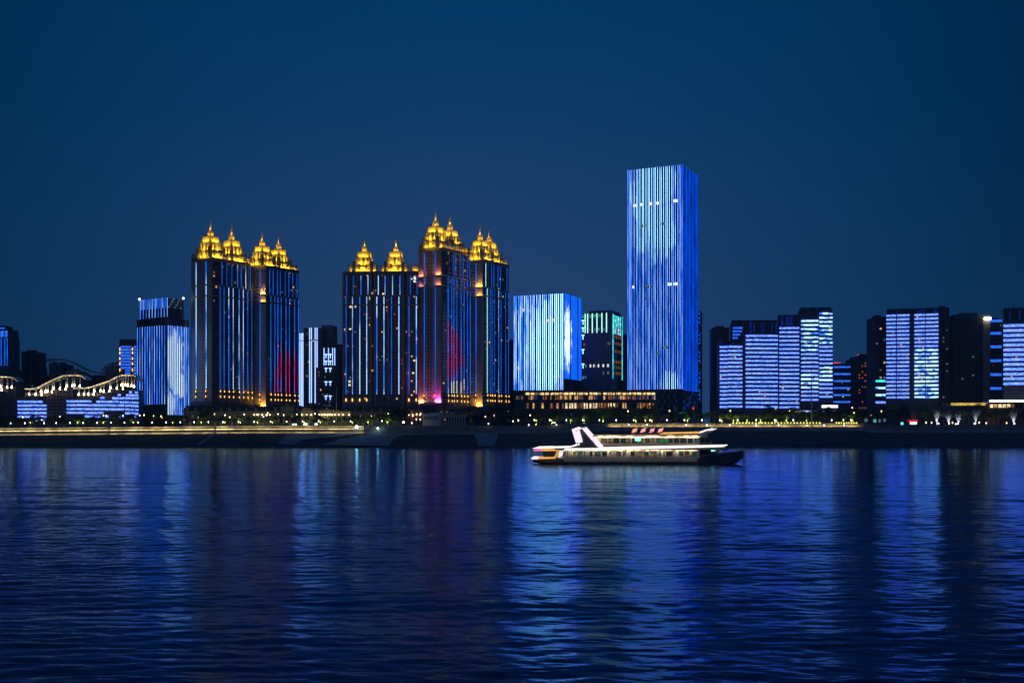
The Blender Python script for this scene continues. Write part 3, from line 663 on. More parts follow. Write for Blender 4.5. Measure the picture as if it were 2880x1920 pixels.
mb = MB(); mb.box(-b.L+1, -3, 4, b.W*.82, zt, b.z(836)); up = build(mb, 'upper_storeys', glass2, b.e)
for k in range(19):
    x = -b.L+1.6+(b.L-5)*k/18; mb = MB(); z0 = b.z(863) if k % 2 else b.z(889)
    mb.box(x-.27, x+.27, 3.8, 3.96, z0, b.z(835)); build(mb, 'light_strip', L_show, up)
for k in range(9):
    for j in range(4):
        y = 6+(b.W*.82-8)*k/8.5; mb = MB(); mb.box(-2.97, -2.7, y-1.1, y+1.1, b.z(863)+j*2.9, b.z(863)+j*2.9+1.9); build(mb, 'screen_panel', w_cold if (k*3+j) % 4 == 0 else paneglass, up)
for (x, y) in ((-b.L+.6, 3.5), (-2.4, b.W*.82)):
    mb = MB(); mb.box(x-.3, x+.3, y-.3, y+.3, zt, b.z(834)); ms = build(mb, 'mast', metal, b.e)
    mb = MB(); mb.ball((x, y, b.z(834)+.8), 1.1, 1.1); build(mb, 'beacon', lamp_w, ms)
b.windows('F', frange(2, b.L-2, 3), frange(3, b.z(1140), 4), 1.6, 2, glass, d=.1)

# --- white-striped towers between the gold groups
b = Bld('apartment_tower', 'slim tower with close pairs of white light lines', 'tower', 840, 906, None, 1300, 6, 24)
zt = b.z(922); mb = MB(); mb.box(-b.L, -b.sF(855), 1, b.W, 0, b.z(936)); build(mb, 'wing', midwall, b.e)
mb = MB(); mb.box(-b.sF(854), 0, 0, b.W, 0, zt); build(mb, 'wall', midwall, b.e)
for px in (843, 847.3, 851.3):
    for (a0, a1) in ((1142, 958), (956, 936)): b.piece('light_strip', led_pure, 'F', b.sF(px)-.42, b.sF(px)+.42, b.z(a0), b.z(a1), -.97, -.4)
for px, yb in ((871, 1133), (876, 1132), (886.5, 1133), (892, 1033)):
    for (a0, a1) in ((yb, 958), (955, 921)): b.piece('light_strip', led_pure, 'F', b.sF(px)-.42, b.sF(px)+.42, b.z(a0), b.z(a1), .03, .5)
zs = frange(6, zt-5, 4); ss = [b.sF(p) for p in (858, 863, 868, 881, 897, 902)]
b.windows('F', ss, zs, 1.4, 2.2, glass, d=.08); b.lit('F', ss, zs, 1.4, 2.0, 12, [w_dim, w_warm], 21)
b = Bld('apartment_tower', 'beige tower with a blue panel behind the white-striped tower', 'tower', 905, 936, None, 1360, 4, 24)
b.block('wall', beige, 0, b.z(914)); b.piece('light_panel', band_dim, 'F', b.sF(910), b.sF(905.6), b.z(978), b.z(932), .03, .3)
b.piece('recess', midwall, 'F', b.sF(921), b.sF(920), 0, b.z(920), .02, .1); b.windows('F', [b.sF(p) for p in (914, 926, 931)], frange(4, b.z(925), 4), 1.2, 1.9, glass, d=.08)
b = Bld('apartment_tower', 'dark lower tower with white lines and T-shaped lights', 'tower', 905, 946, None, 1282, 3, 20)
b.block('wall', darkwall, 0, b.z(975))
strips(b, 'F', [911.5, 924, 935.5, 941.5], [(b.z(1027), b.z(978))], led_pure, .75, .5)
for px in (917, 929):
    for py in (998, 1017, 1037, 1075, 1115):
        s0 = b.sF(px); mb = MB(); b.box(mb, 'F', s0-1.6, s0+1.6, b.z(py), b.z(py)+1.3, .05, .5); b.box(mb, 'F', s0-.45, s0+.45, b.z(py)-3.6, b.z(py), .05, .5); build(mb, 'light_fitting', led_pure, b.e)
b.windows('F', [b.sF(p) for p in (908, 914, 921, 927, 932)], frange(4, b.z(1032), 4), 1.4, 2.0, glass, d=.1); b.lit('F', [b.sF(p) for p in (908, 914, 921, 927)], frange(4, b.z(1032), 4), 1.4, 2, 9, [w_cold, w_dim], 22)
b = Bld('apartment_tower', 'dark tower with one white line beside the wide gold block', 'tower', 944, 965, None, 1330, 3, 20)
b.block('wall', darkwall, 0, b.z(968)); strips(b, 'F', [953], [(b.z(1030), b.z(978))], led_pure, .75, .5)
b.windows('F', [b.sF(p) for p in (948, 958)], frange(4, b.z(975), 4), 1.4, 2.0, glass, d=.1)

# --- terraced buildings with wavy lit roofs at the left
def wavy(name, label, spine, cols, body, Y, depth=22, bands=(), extra=()):
    e = empty(name, (PX(spine[0][0], Y), Y, BASE)); tag(e, label, 'building'); ox = e.location.x
    def X(px): return PX(px, Y)-ox
    def Z(py): return PZ(py, Y)-BASE
    for i, (p0, p1, yt) in enumerate(body):
        mb = MB(); mb.box(X(p0), X(p1), 1.0+i*.13, depth-i*.2, 0, Z(yt)); build(mb, 'wall', beige if i % 2 else midwall, e)
        mb = MB()
        for zq in frange(3.5, Z(yt)-3.5, 3.6):
            xq = X(p0)+2.5
            while xq < X(p1)-2:
                mb.box(xq-.8, xq+.8, .85+i*.13, 1.1+i*.13, zq, zq+1.9); xq += 3.4
        if mb.v: build(mb, 'window', glass, e, kind='stuff')
    mb = MB()
    for (a, b_) in zip(spine[:-1], spine[1:]):
        x0, z0, x1, z1 = X(a[0]), Z(a[1]), X(b_[0]), Z(b_[1])
        mb.hexa([(x0, -3, z0), (x1, -3, z1), (x1, depth*.7, z1), (x0, depth*.7, z0), (x0, -3, z0+1.7), (x1, -3, z1+1.7), (x1, depth*.7, z1+1.7), (x0, depth*.7, z0+1.7)])
    cn = build(mb, 'canopy', white, e)
    for (a, b_) in zip(spine[:-1], spine[1:]):
        mb = MB(); x0, z0, x1, z1 = X(a[0])+.15, Z(a[1]), X(b_[0])-.15, Z(b_[1])
        mb.hexa([(x0, -3.35, z0+.1), (x1, -3.35, z1+.1), (x1, -3.05, z1+.1), (x0, -3.05, z0+.1), (x0, -3.35, z0+.75), (x1, -3.35, z1+.75), (x1, -3.05, z1+.75), (x0, -3.05, z0+.75)])
        build(mb, 'light_line', glow('added_canopy_glow', (1.0, .74, .38), 1.6, .6, .25), cn)  # glowing line added along the canopy edge to brighten it
    for (a, b_) in zip(spine[:-1], spine[1:]):
        for q in range(3):
            t = (q+.5)/3; x = X(a[0]+(b_[0]-a[0])*t); z = Z(a[1]+(b_[1]-a[1])*t); mb = MB(); mb.box(x-.3, x+.3, -3.8, -3, z-.1, z+1.8); build(mb, 'rafter', white, cn)
    for (px, yb) in cols:
        zt = None
        for (a, b_) in zip(spine[:-1], spine[1:]):
            if min(a[0], b_[0]) <= px <= max(a[0], b_[0]): zt = Z(a[1]+(b_[1]-a[1])*(px-a[0])/(b_[0]-a[0]))
        if zt is None: continue
        zb_ = Z(yb)
        mb = MB(); mb.rod((X(px), -1.6, zb_), (X(px), -1.6, zt), .75, .55, 8); c_ = build(mb, 'column', white, e)
        mb = MB(); mb.rod((X(px), -3.1, zb_-.2), (X(px), -2.9, zb_+2.0), .6, .4, 8); build(mb, 'uplight', glow('uplight_warm', (1.0, .80, .46), 20.0), c_)
        mb = MB(); mb.box(X(px)-1.6, X(px)+1.6, -4.6, 1.2, zb_-1.2, zb_-.25); build(mb, 'ledge', beige, c_)
    for (p0, p1, yc) in bands:
        mb = MB(); mb.box(X(p0), X(p1), .55, .98, Z(yc)-1.1, Z(yc)+1.1); build(mb, 'light_band', band, e)
    return e
sc = .18493                                                                   # photo pixels per pixel of the enlarged crop used for measuring
rows5 = [1129, 1139.6, 1150, 1160.5, 1171]
wavy('terraced_building', 'terraced building with a lit roof canopy cut by the left edge', [(-70, 1060), (0, 1061), (30, 1062), (44, 1066), (51, 1073)],
     [(4, 1090), (8, 1099), (23, 1091), (36, 1091), (-12, 1092), (-26, 1092)], [(-80, 44, 1088)], 1236)
wavy('terraced_building', 'terraced building with a wavy lit canopy above five blue bands', [(72, 1095), (88, 1095.5), (106, 1093), (125, 1083), (150, 1071), (168, 1063), (182, 1058), (205, 1057), (230, 1058), (243, 1067)],
     [(85, 1111), (103, 1111), (118, 1103), (120, 1112), (130, 1104), (136, 1103), (149, 1105), (154, 1095), (171, 1095), (187, 1096), (191, 1088), (206, 1087), (212, 1086), (227, 1088)],
     [(49, 130, 1115), (68, 190, 1104), (120, 202, 1096)], 1236,
     bands=[(49, 104, y) for y in rows5]+[(105, 119 if y == 1129 else 130, y+.3) for y in rows5]+[(100, 127, 1181.5)])
wavy('terraced_building', 'wide terraced building stepping up under a wavy lit canopy, many blue bands', [(208, 1094), (222, 1092), (240, 1093), (258, 1090), (285, 1081), (310, 1073), (332, 1061), (345, 1057), (378, 1057), (386, 1062), (389, 1072)],
     [(224, 1111), (239, 1111), (251, 1111), (266, 1111), (268, 1101), (285, 1101), (294, 1103), (310, 1102), (313, 1093), (331, 1094), (344, 1085), (348, 1095), (355, 1084), (362, 1086), (372, 1087), (380, 1089)],
     [(187, 260, 1122), (240, 320, 1109), (300, 389, 1096), (215, 330, 1104)], 1236,
     bands=[(187, 256, 1128)]+[(271, 333, 1129), (336, 362, 1130.5), (365, 389, 1131.5)]+[q for k, y in enumerate((1139, 1150, 1160.5)) for q in ((187, 237, y-.5), (238, 290, y), (291, 348 if k < 2 else 283, y+.6), (351, 366, y+1.2), (368, 377, y+1.8), (379, 389, y+2.4)) if q[1] > q[0]]
     +[(315, 389, 1119.5), (281, 293, 1118.7), (354, 388, 1111), (331, 339, 1110), (363, 370, 1102.5), (379, 387, 1102.7), (238, 262, 1170.5), (264, 290, 1171), (293, 304, 1171), (334, 348, 1171), (375, 381, 1172)])
b = Bld('apartment_block', 'unlit balcony block between two terraced buildings', 'building', 128, 188, None, 1262, 2, 16)
b.block('wall', midwall, 0, b.z(1108)); b.windows('F', frange(2, b.L-1, 3.2), frange(3, b.z(1112), 3.8), 1.6, 2.2, glass, d=.1); b.lit('F', frange(2, b.L-1, 3.2), frange(3, b.z(1112), 3.8), 1.6, 2, 7, [w_dim, w_cold, w_blue], 31)
b = Bld('apartment_block', 'unlit beige block at the left edge under the canopy', 'building', -60, 46, None, 1262, 2, 16)
b.block('wall', beige, 0, b.z(1100)); b.windows('F', frange(2, b.L-1, 3.2), frange(3, b.z(1112), 3.8), 1.6, 2.2, glass, d=.1); b.lit('F', frange(2, b.L-1, 3.2), frange(3, b.z(1112), 3.8), 1.6, 2, 9, [w_dim, w_cold, w_warm], 32)

b = Bld('apartment_tower', 'narrow tower with blue bands between orange-lit brick piers', 'tower', 336, 384, None, 1290, 3, 20)
b.block('wall', mat('brown_wall', (.20, .11, .09), .85, .25, .1), 0, b.z(954))
for py in (975, 983.5, 992, 1000, 1008.5, 1017, 1025.5, 1034, 1042, 1050):
    b.piece('light_band', band_dim, 'F', b.sF(369 if py < 1040 else 366), b.sF(339 if py < 1040 else 352), b.z(py)-1.1, b.z(py)+1.1, .05, .4)
    b.piece('light_band', band_dim, 'F', b.sF(383.5), b.sF(377), b.z(py)-1.1, b.z(py)+1.1, .05, .4)
for px in (337.5, 373):
    for py in (981, 992, 1008, 1022, 1040):
        mb = MB(); mb.ball((-b.sF(px), -.6, b.z(py)), .5, 1.8, 6, 4); build(mb, 'lantern', lantern_y, b.e)
b = Bld('apartment_tower', 'blue-lined tower cut off by the left edge', 'tower', -30, 22.5, None, 1420, 8, 26)
b.block('wall', midwall, 0, b.z(950))
for (p0, p1) in ((-26, -14), (-12, -1), (2, 10), (14, 20.5)): b.piece('crown_panel', band_dim, 'F', b.sF(p1), b.sF(p0), b.z(947), b.z(930), -.5, .3)
mb = MB(); mb.box(-b.L+1, -1, .6, b.W-1, b.z(950), b.z(925)); build(mb, 'upper_storey', midwall, b.e); b.piece('crown_panel', band_dim, 'F', b.sF(13), b.sF(-24), b.z(924), b.z(920.5), -.4, .3)
mb = MB(); mb.box(-b.L+8, -8, 3, b.W-3, b.z(925), b.z(914)); build(mb, 'roof_house', darkwall, b.e)
strips(b, 'F', [-22, -12, -3, 3.5, 13.5, 20.5], [(b.z(1028), b.z(950))], led_blue, .9, .5)
b.windows('F', [b.sF(p) for p in (-17, -7, 8, 17)], frange(5, b.z(955), 4.4), 1.6, 2.4, glass, d=.1)

# --- far blocks and the arch bridge behind them
def plain(label, pl, pr, y_top, Y, m, seed, nlit=4, mats=(w_dim, w_cold), name='apartment_block', cat='building', top=None, a=3):
    b = Bld(name, label, cat, pl, pr, None, Y, a, 24)
    b.block('wall', m, 0, b.z(y_top))
    ss = frange(2.5, b.L-1.5, 4.2); zs = frange(4, b.z(y_top)-4, 4.2)
    b.windows('F', ss, zs, 2.0, 2.3, glass, d=.12)
    if nlit and ss and zs: b.lit('F', ss, zs, 2.0, 2.2, nlit, list(mats), seed)
    mb = MB(); mb.box(-b.L*.75, -b.L*.3, 4, 12, b.z(y_top), b.z(y_top)+3.2); build(mb, 'roof_house', m, b.e)
    mb = MB(); mb.box(-b.L-.2, .2, -.2, .3, b.z(y_top)-.3, b.z(y_top)+.9); build(mb, 'parapet', m, b.e)
    return b
def frame_front(b, p0, p1, y0, y1):
    for px in (p0, p1): b.piece('frame_post', paneglass, 'F', b.sF(px)-.6, b.sF(px)+.6, b.z(y1), b.z(y0), .2, 1.2)
    for z in frange(b.z(y1), b.z(y0)-2, 8.5): b.piece('balcony', paneglass, 'F', b.sF(p1), b.sF(p0), z, z+1.1, .2, 1.2)
    b.piece('frame_beam', paneglass, 'F', b.sF(p1), b.sF(p0), b.z(y0)-1, b.z(y0), .2, 1.3)
b = plain('tall dark block with a pale balcony frame, behind the far-left canopy', 60, 106, 990, 1480, darkwall, 41); frame_front(b, 69, 88, 994, 1100)
b = plain('low dark block with a pale frame at the far left', 20, 52, 1040, 1460, darkwall, 42); frame_front(b, 24, 44, 1041, 1090)
plain('beige block in front of the left end of the arch', 86, 110, 1034, 1500, beige, 43, 3)
plain('narrow beige block under the crest of the arch', 139, 155, 1023, 1520, beige, 44, 2)
plain('dark block under the crest of the arch, right of the beige one', 155, 185, 1024, 1540, darkwall, 45, 4, (w_cold, w_warm))
plain('beige block below the falling side of the arch', 186, 226, 1044, 1500, beige, 46, 4)
plain('wide dark block behind the wavy canopies', 106, 300, 1056, 1560, darkwall, 47, 10, (w_dim, w_cold, w_blue))
plain('beige block left of the narrow blue-banded tower', 297, 337, 1034, 1480, beige, 48, 3)
plain('low beige block beside the second arch', 315, 345, 1051, 1450, beige, 49, 1)
def arch_bridge():
    Y = 1750; e = empty('arch_bridge', (PX(160, Y), Y, BASE)); tag(e, 'pale arch bridge rising behind the far-left blocks', 'bridge'); ox = e.location.x
    for pts in ([(86, 1024), (105, 1017), (125, 1012), (150, 1009), (172, 1009.5), (195, 1016), (218, 1027), (240, 1039), (262, 1046), (285, 1049)],
                [(283, 1044), (291, 1034), (300, 1027), (315, 1021), (335, 1018), (360, 1018), (400, 1028)]):
        for dy in (0, 14):
            mb = MB()
            for (a, b_) in zip(pts[:-1], pts[1:]):
                x0, z0, x1, z1 = PX(a[0], Y)-ox, PZ(a[1], Y)-BASE, PX(b_[0], Y)-ox, PZ(b_[1], Y)-BASE
                mb.hexa([(x0, dy, z0-1.1), (x1, dy, z1-1.1), (x1, dy+2, z1-1.1), (x0, dy+2, z0-1.1), (x0, dy, z0+1.1), (x1, dy, z1+1.1), (x1, dy+2, z1+1.1), (x0, dy+2, z0+1.1)])
            ar = build(mb, 'arch', mat('pale_steel', (.45, .45, .48), .5, .1, .2), e)
            if dy == 0:
                for (a, b_) in zip(pts[:-1], pts[1:]):
                    for t in (0, .5):
                        px, py = a[0]+(b_[0]-a[0])*t, a[1]+(b_[1]-a[1])*t
                        if py < 1046: mb = MB(); mb.box(PX(px, Y)-ox-.3, PX(px, Y)-ox+.3, .6, 1.2, PZ(1056, Y)-BASE, PZ(py, Y)-BASE-1); build(mb, 'hanger', paneglass, ar)
    mb = MB(); mb.box(PX(60, Y)-ox, PX(420, Y)-ox, -1, 17, PZ(1060, Y)-BASE, PZ(1056, Y)-BASE); build(mb, 'deck', midwall, e)
    for px in (70, 160, 280, 400): mb = MB(); mb.box(PX(px, Y)-ox-2, PX(px, Y)-ox+2, 3, 12, 0, PZ(1060, Y)-BASE); build(mb, 'pillar', concrete, e)
arch_bridge()
plain('grey slab glimpsed left of the tallest tower', 1750, 1768, 944, 1420, midwall, 50, 0)
plain('low dark block between the cyan block and the tallest tower', 1751, 1772, 1063, 1340, darkwall, 51, 0)
plain('grey slab glimpsed right of the last gold tower', 1428, 1447, 960, 1400, midwall, 52, 1)
b = plain('slim dark tower with blue flecks right of the tallest tower', 1962, 1975, 880, 1390, darkwall, 53, 0)
for k, py in enumerate(range(882, 1150, 6)):
    if (k//3) % 3 != 2: b.piece('light_dot', w_blue if k % 2 else band_dim, 'F', b.sF(1967+3*(k % 2))-.5, b.sF(1967+3*(k % 2))+.5, b.z(py)-1.0, b.z(py)+1.0, .15, .4)

# --- blue-banded apartment towers on the right
def banded(label, pl, pr, Y, a, y_top, cols, y0, step, n, m=band, hb=1.0, crowny=None, lit=6, seed=60, W=13, slope=0, extra=None):
    b = Bld('apartment_tower', label, 'tower', pl, pr, None, Y, a, W)
    b.block('wall', darkwall, 0, b.z(y_top))
    for ci, (p0, p1, dy, cnt) in enumerate(cols):
        mb_w = MB()
        for k in range(cnt):
            py = y0+dy+k*step
            b.piece('light_band', m if not callable(m) else m(ci, k), 'F', b.sF(p1), b.sF(p0), b.z(py)-hb, b.z(py)+hb, .3, 1.3)
            zz = b.z(py)-hb-1.9; s0 = b.sF(p1)
            q = s0+1.5
            while q < b.sF(p0)-1: b.box(mb_w, 'F', q-.9, q+.9, zz, zz+1.7, -.02, .08); q += 3.0
        build(mb_w, 'window', glass, b.e, kind='stuff')
        r = random.Random(seed+ci)
        for q in range(lit):
            s0 = r.uniform(b.sF(p1)+1, b.sF(p0)-1); k = r.randrange(cnt); zz = b.z(y0+dy+k*step)-hb-1.8
            b.piece('lit_window', r.choice([w_dim, w_orange, w_cold, w_warm, w_blue]), 'F', s0-.8, s0+.8, zz, zz+1.6, .02, .14+.002*q)
    if crowny is not None:
        mb = MB(); mb.box(-b.L+1, -1, 3, W-3, b.z(y_top), b.z(crowny)); c_ = build(mb, 'roof_house', darkwall, b.e)
        r = random.Random(seed)
        for q in range(7):
            s0 = r.uniform(1.5, b.L-2); mb = MB(); mb.box(-s0-.5, -s0+.5, 2.6, 2.97, b.z(y_top)+.3, b.z(crowny)-r.uniform(.5, 3)); build(mb, 'light_strip', glow('crown_blue', (.006, .05, .55), .30, .5, .2), c_)
    return b
def white_mix(ci, k): return band
band_hot = glow('led_band_white', (0.015, 0.16, 1.1), 1.2, scale=.35, hi=(.62, 1.1, 1.9), lo_pos=.40, hi_pos=.52, stretch=(.5, .5, .8), detail=4)
plain('unlit dark tower left of the banded apartments', 2003, 2051, 923, 1290, darkwall, 61, 3, (w_cold, w_dim), name='apartment_tower', cat='tower')
banded('shortest banded apartment tower, two columns of blue bands', 2024, 2088, 1225, -4, 968, [(2024, 2045, 1, 16), (2046.5, 2087, 0, 16)], 975, 11.2, 16, crowny=957, seed=62)
banded('set-back banded tower with four shrinking bands', 2058, 2148, 1300, 2, 908, [(2061, 2110, 0, 1), (2061, 2086, 9.4, 1), (2061, 2081, 18.8, 1), (2061, 2074, 28, 1)], 922, 9, 4, m=band_dim, crowny=899, lit=0, seed=63)
banded('broad banded apartment tower with one wide column of bands', 2090, 2190, 1235, 2, 936, [(2097, 2142, 0, 18), (2142.6, 2187, .4, 18)], 944, 11.75, 18, crowny=899, seed=64)
banded('banded apartment tower in the middle of the stepped group', 2189, 2250, 1250, 3, 915, [(2192, 2247, 0, 20)], 922.5, 11.7, 20, crowny=884, seed=65)
banded('tallest banded apartment tower with two columns of bands', 2250, 2342, 1265, 4, 872, [(2253, 2301, 20.5, 20), (2304, 2341, 0, 21)], 881.5, 11.68, 21, m=lambda ci, k: band_hot if k < 8 or 12 < k < 17 else band, crowny=863, seed=66)
b = banded('low office with six thin blue bands and red roof lights', 2344, 2398, 1330, 3, 1022, [(2344, 2391, 0, 6)], 1032, 19.6, 6, m=band_dim, hb=1.0, lit=3, seed=67)
for px in (2347, 2351, 2354, 2357, 2363): mb = MB(); mb.box(-b.sF(px)-.3, -b.sF(px)+.3, 1, 1.6, b.z(1022), b.z(1018)); build(mb, 'roof_light', red_lamp, b.e)
b = plain('grey block right of the six-banded office', 2390, 2413, 1010, 1500, midwall, 68, 0)
b = plain('far block dotted with small orange windows', 2411, 2456, 1001, 1600, darkwall, 69, 46, (w_orange, w_orange, w_dim))
for px in (2413, 2445, 2449): mb = MB(); mb.rod((-b.sF(px), 1, b.z(1001)), (-b.sF(px), 1, b.z(996)), .5); build(mb, 'roof_light', red_lamp, b.e)
b = plain('dark tower with a few white bands near its foot', 2453, 2494, 893, 1270, darkwall, 70, 9, (w_dim, w_warm, w_cold), name='apartment_tower', cat='tower')
for py, m in ((1071, led_cyan), (1090.6, band_hot), (1110.5, band_hot), (1131, band)): b.piece('light_band', m, 'F', b.sF(2490), b.sF(2463), b.z(py)-1.2, b.z(py)+1.2, .2, .8)
b = banded('pair of banded apartment wings with bright white lower right', 2492, 2640, 1240, 16, 879, [(2493, 2519, 0, 22), (2522.5, 2557, 0, 22), (2572, 2601, 0, 22), (2603.5, 2639, 0, 22)], 884, 11.05, 22,
           m=lambda ci, k: band_hot if ci > 1 and k > 8 else band, crowny=864, seed=71)
plain('dark side wing right of the paired banded towers', 2640, 2670, 867, 1290, darkwall, 72, 8, (w_cold, w_dim), name='apartment_tower', cat='tower')
b = plain('dark slab tower with a floodlit upper corner', 2681, 2784, 887, 1300, mat('slab_wall', (.10, .10, .12), .8, .2, .1), 73, 6, (w_cold,), name='apartment_tower', cat='tower', a=-2)
b.piece('corner_wall', stone, 'F', b.sF(2784), b.sF(2764), 0, b.z(893), .1, .8); mb = MB(); mb.box(-b.sF(2766), -b.sF(2784), -3.2, -2.0, b.z(899), b.z(893)); build(mb, 'floodlight_box', glow('flood_white', (1.0, .90, .70), 9.0), b.e)
b = plain('narrow block with six blue bands beside the slab tower', 2784, 2822, 900, 1320, darkwall, 74, 4, (w_dim, w_cold), name='apartment_tower', cat='tower')
for py in (902, 937, 975, 1014, 1053, 1092): b.piece('light_band', band_dim, 'F', b.sF(2819), b.sF(2785), b.z(py)-1.5, b.z(py)+1.5, .2, .9)
b = banded('banded tower cut off by the right edge, mast on its roof', 2822, 2960, 1200, 15, 898, [(2822, 2890, 0, 13), (2892, 2955, 0, 13)], 913, 13.7, 13, hb=1.4, crowny=862, seed=75)
mb = MB(); mb.rod((-b.sF(2853), 8, b.z(862)), (-b.sF(2853), 8, b.z(846)), .5, .15); build(mb, 'mast', metal, b.e)

# --- low buildings along the road
def low_house(label, pl, pr, y_top, y_eave, Y, m, arch=False, lights=None, name='low_house'):
    b = Bld(name, label, 'building', pl, pr, None, Y, 1, 14)
    ze, zt = b.z(y_eave), b.z(y_top); b.block('wall', m, 0, ze)
    mb = MB(); mb.box(-b.L-.5, .5, -.5, b.W, ze, zt, min(3.0, b.L*.2)); rf = build(mb, 'roof', roofm, b.e)
    k = max(1, int(b.L/9))
    for i in range(k):
        x = -b.L*(i+.5)/k; mb = MB(); mb.box(x-1, x+1, -.7, 2.5, ze+.2, ze+(zt-ze)*.6); d = build(mb, 'dormer', m, rf)
    s = frange(1.8, b.L-1.2, 3.0)
    for q in s:
        for z in frange(2.0, ze-2.6, 4.2):
            b.piece('window', glass if random.random() < .8 else w_dim, 'F', q-.6, q+.6, z, z+2.2, .02, .12)
    mb = MB(); mb.box(-b.L-.4, .4, -.6, .1, ze-.6, ze+.15); build(mb, 'cornice', m, b.e)
    if arch:
        zc = ze+.15; mb = MB(); mb.prism([(-b.L*.9, -.9, zc)]+[(-b.L/2-math.cos(math.pi*t/10)*b.L*.4, -.9, zc+math.sin(math.pi*t/10)*3.2) for t in range(11)]+[(-b.L*.1, -.9, zc)], (0, 1.2, 0)); build(mb, 'pediment', m, b.e)
    if lights:
        for px in lights:
            x = -b.sF(px); mb = MB(); mb.ball((x, -1.2, b.z(1166)), .42, .8, 6, 4); build(mb, 'wall_light', lamp_o, b.e)
    return b
low_house('long low house with a slate mansard roof below the leftmost gold tower', 515, 705, 1140, 1156, 1208, beige)
low_house('low house with a mansard roof right of the amber pier', 706, 790, 1142, 1156, 1210, beige, lights=(716, 727, 738, 752))
low_house('pale pavilion with tall narrow windows and a dark roof', 792, 826, 1128, 1143, 1204, beige)
low_house('low dark-roofed house left of the pedimented house', 826, 846, 1140, 1154, 1209, beige)
low_house('warm-lit house with a round pediment', 846, 880, 1150, 1154, 1200, gold_stone, arch=True, lights=(850, 863, 876))
low_house('low dark-roofed house right of the pedimented house', 880, 902, 1140, 1153, 1209, beige)
b = low_house('yellow-lit gatehouse with a blank white billboard on its roof', 902, 938, 1140, 1152, 1202, gold_stone, lights=(905, 912, 917, 922, 928, 935))
mb = MB(); mb.box(-b.sF(908), -b.sF(926), 2, 2.6, b.z(1153), b.z(1139)); build(mb, 'billboard', white, b.e)
low_house('low yellow-lit house right of the gatehouse', 938, 986, 1149, 1156, 1206, gold_stone, lights=(943, 953, 965, 982))
low_house('low house with dormers under the wide gold block', 987, 1130, 1142, 1158, 1212, beige)
low_house('orange-lit house with flagged lamps at its door', 1140, 1188, 1142, 1152, 1204, brickm, lights=(1150, 1161, 1172, 1182))
low_house('small red-brick house above the pavilion', 1227, 1262, 1132, 1139, 1210, brickm)
low_house('low red-brick house behind the pavilion', 1262, 1330, 1150, 1158, 1212, brickm)
def pavilion():
    Y = 1168; e = empty('riverside_pavilion', (PX(1250, Y), Y, 21.5)); tag(e, 'white riverside pavilion with an arcade and a flat roof', 'building'); ox = e.location.x
    X = lambda px: PX(px, Y)-ox; Z = lambda py: PZ(py, Y)-21.5
    mb = MB(); mb.box(X(1189), X(1236), 0, 10, 0, Z(1163)); build(mb, 'wall', white, e)
    mb = MB(); mb.box(X(1236), X(1311), 1.5, 12, 0, Z(1168)); build(mb, 'wall', white, e)
    mb = MB(); mb.box(X(1204), X(1275), 3, 13, Z(1163), Z(1159.5)); build(mb, 'roof', white, e)
    mb = MB(); mb.box(X(1234), X(1312), -.8, 12.2, Z(1168), Z(1166)); build(mb, 'roof', white, e)
    for i in range(10):
        px = 1240+i*7.4
        mb = MB(); mb.box(X(px)-.55, X(px)+.55, -.6, .3, 0, Z(1168)); build(mb, 'column', white, e)
        mb = MB(); x = X(px+3.7); h = Z(1172)
        mb.prism([(x-.9, 1.44, .3), (x+.9, 1.44, .3), (x+.9, 1.44, h-1), (x, 1.44, h), (x-.9, 1.44, h-1)], (0, .1, 0)); build(mb, 'arched_opening', darkwall, e)
    for i in range(8):
        px = 1193+i*5.4; mb = MB(); mb.box(X(px)-.6, X(px)+.6, -.1, .1, Z(1180), Z(1170)); build(mb, 'window', glass, e)
    mb = MB(); mb.box(X(1251)-.3, X(1251)+.3, .9, 1.3, Z(1182), Z(1177)); build(mb, 'lit_window', w_warm, e)
pavilion()
b = Bld('service_building', 'low dark building with square teal windows by the river wall', 'building', 2412, 2500, None, 1185, 1, 14)
b.block('wall', darkwall, 0, b.z(1152)); mb = MB(); mb.box(-b.L-.4, .4, -.4, b.W, b.z(1152), b.z(1150)); build(mb, 'roof', midwall, b.e)
for px, py, m in ((2436, 1181, w_cold), (2460, 1183, glow('lit_window_teal_bright', (.2, .8, .9), .6)), (2475, 1183, w_cold), (2489, 1181, w_cold), (2425, 1166, glass), (2444, 1166, w_dim), (2465, 1166, glass), (2485, 1168, glass)):
    b.piece('window', m, 'F', b.sF(px)-1.5, b.sF(px)+1.5, b.z(py)-1.7, b.z(py)+1.7, .03, .15)
b = Bld('restaurant_building', 'restaurant under a bright white canopy at the right edge', 'building', 2779, 2950, None, 1195, 1, 16)
b.block('wall', brickm, 0, b.z(1133)); mb = MB(); mb.box(-b.L-2, 2, -4, b.W, b.z(1131.5), b.z(1130)); build(mb, 'canopy', white, b.e)
b.piece('light_band', glow('canopy_white', (1.0, .93, .80), 3.0), 'F', 0, b.L, b.z(1130), b.z(1124.5), 3.5, 4.1)
for i in range(14):
    px = 2784+i*12; b.piece('window', random.choice([w_warm, glass, w_dim, glow('shop_bright', (1.0, .78, .45), 1.1, .5, .4)]), 'F', b.sF(px+9), b.sF(px), b.z(1146), b.z(1136), .03, .2)
b = Bld('low_hall', 'low hall with a dull yellow lit roof edge', 'building', 2672, 2778, None, 1205, 1, 16)
b.block('wall', darkwall, 0, b.z(1141)); mb = MB(); mb.box(-b.L-.5, .5, -2, b.W, b.z(1141), b.z(1140)); build(mb, 'roof', midwall, b.e)
for i in range(9): b.piece('light_band', glow('eaves_yellow', (1.0, .66, .13), .62, .4, .3), 'F', b.L*(i+.04)/9, b.L*(i+.96)/9, b.z(1140), b.z(1132.5), 1.4, 2.0)
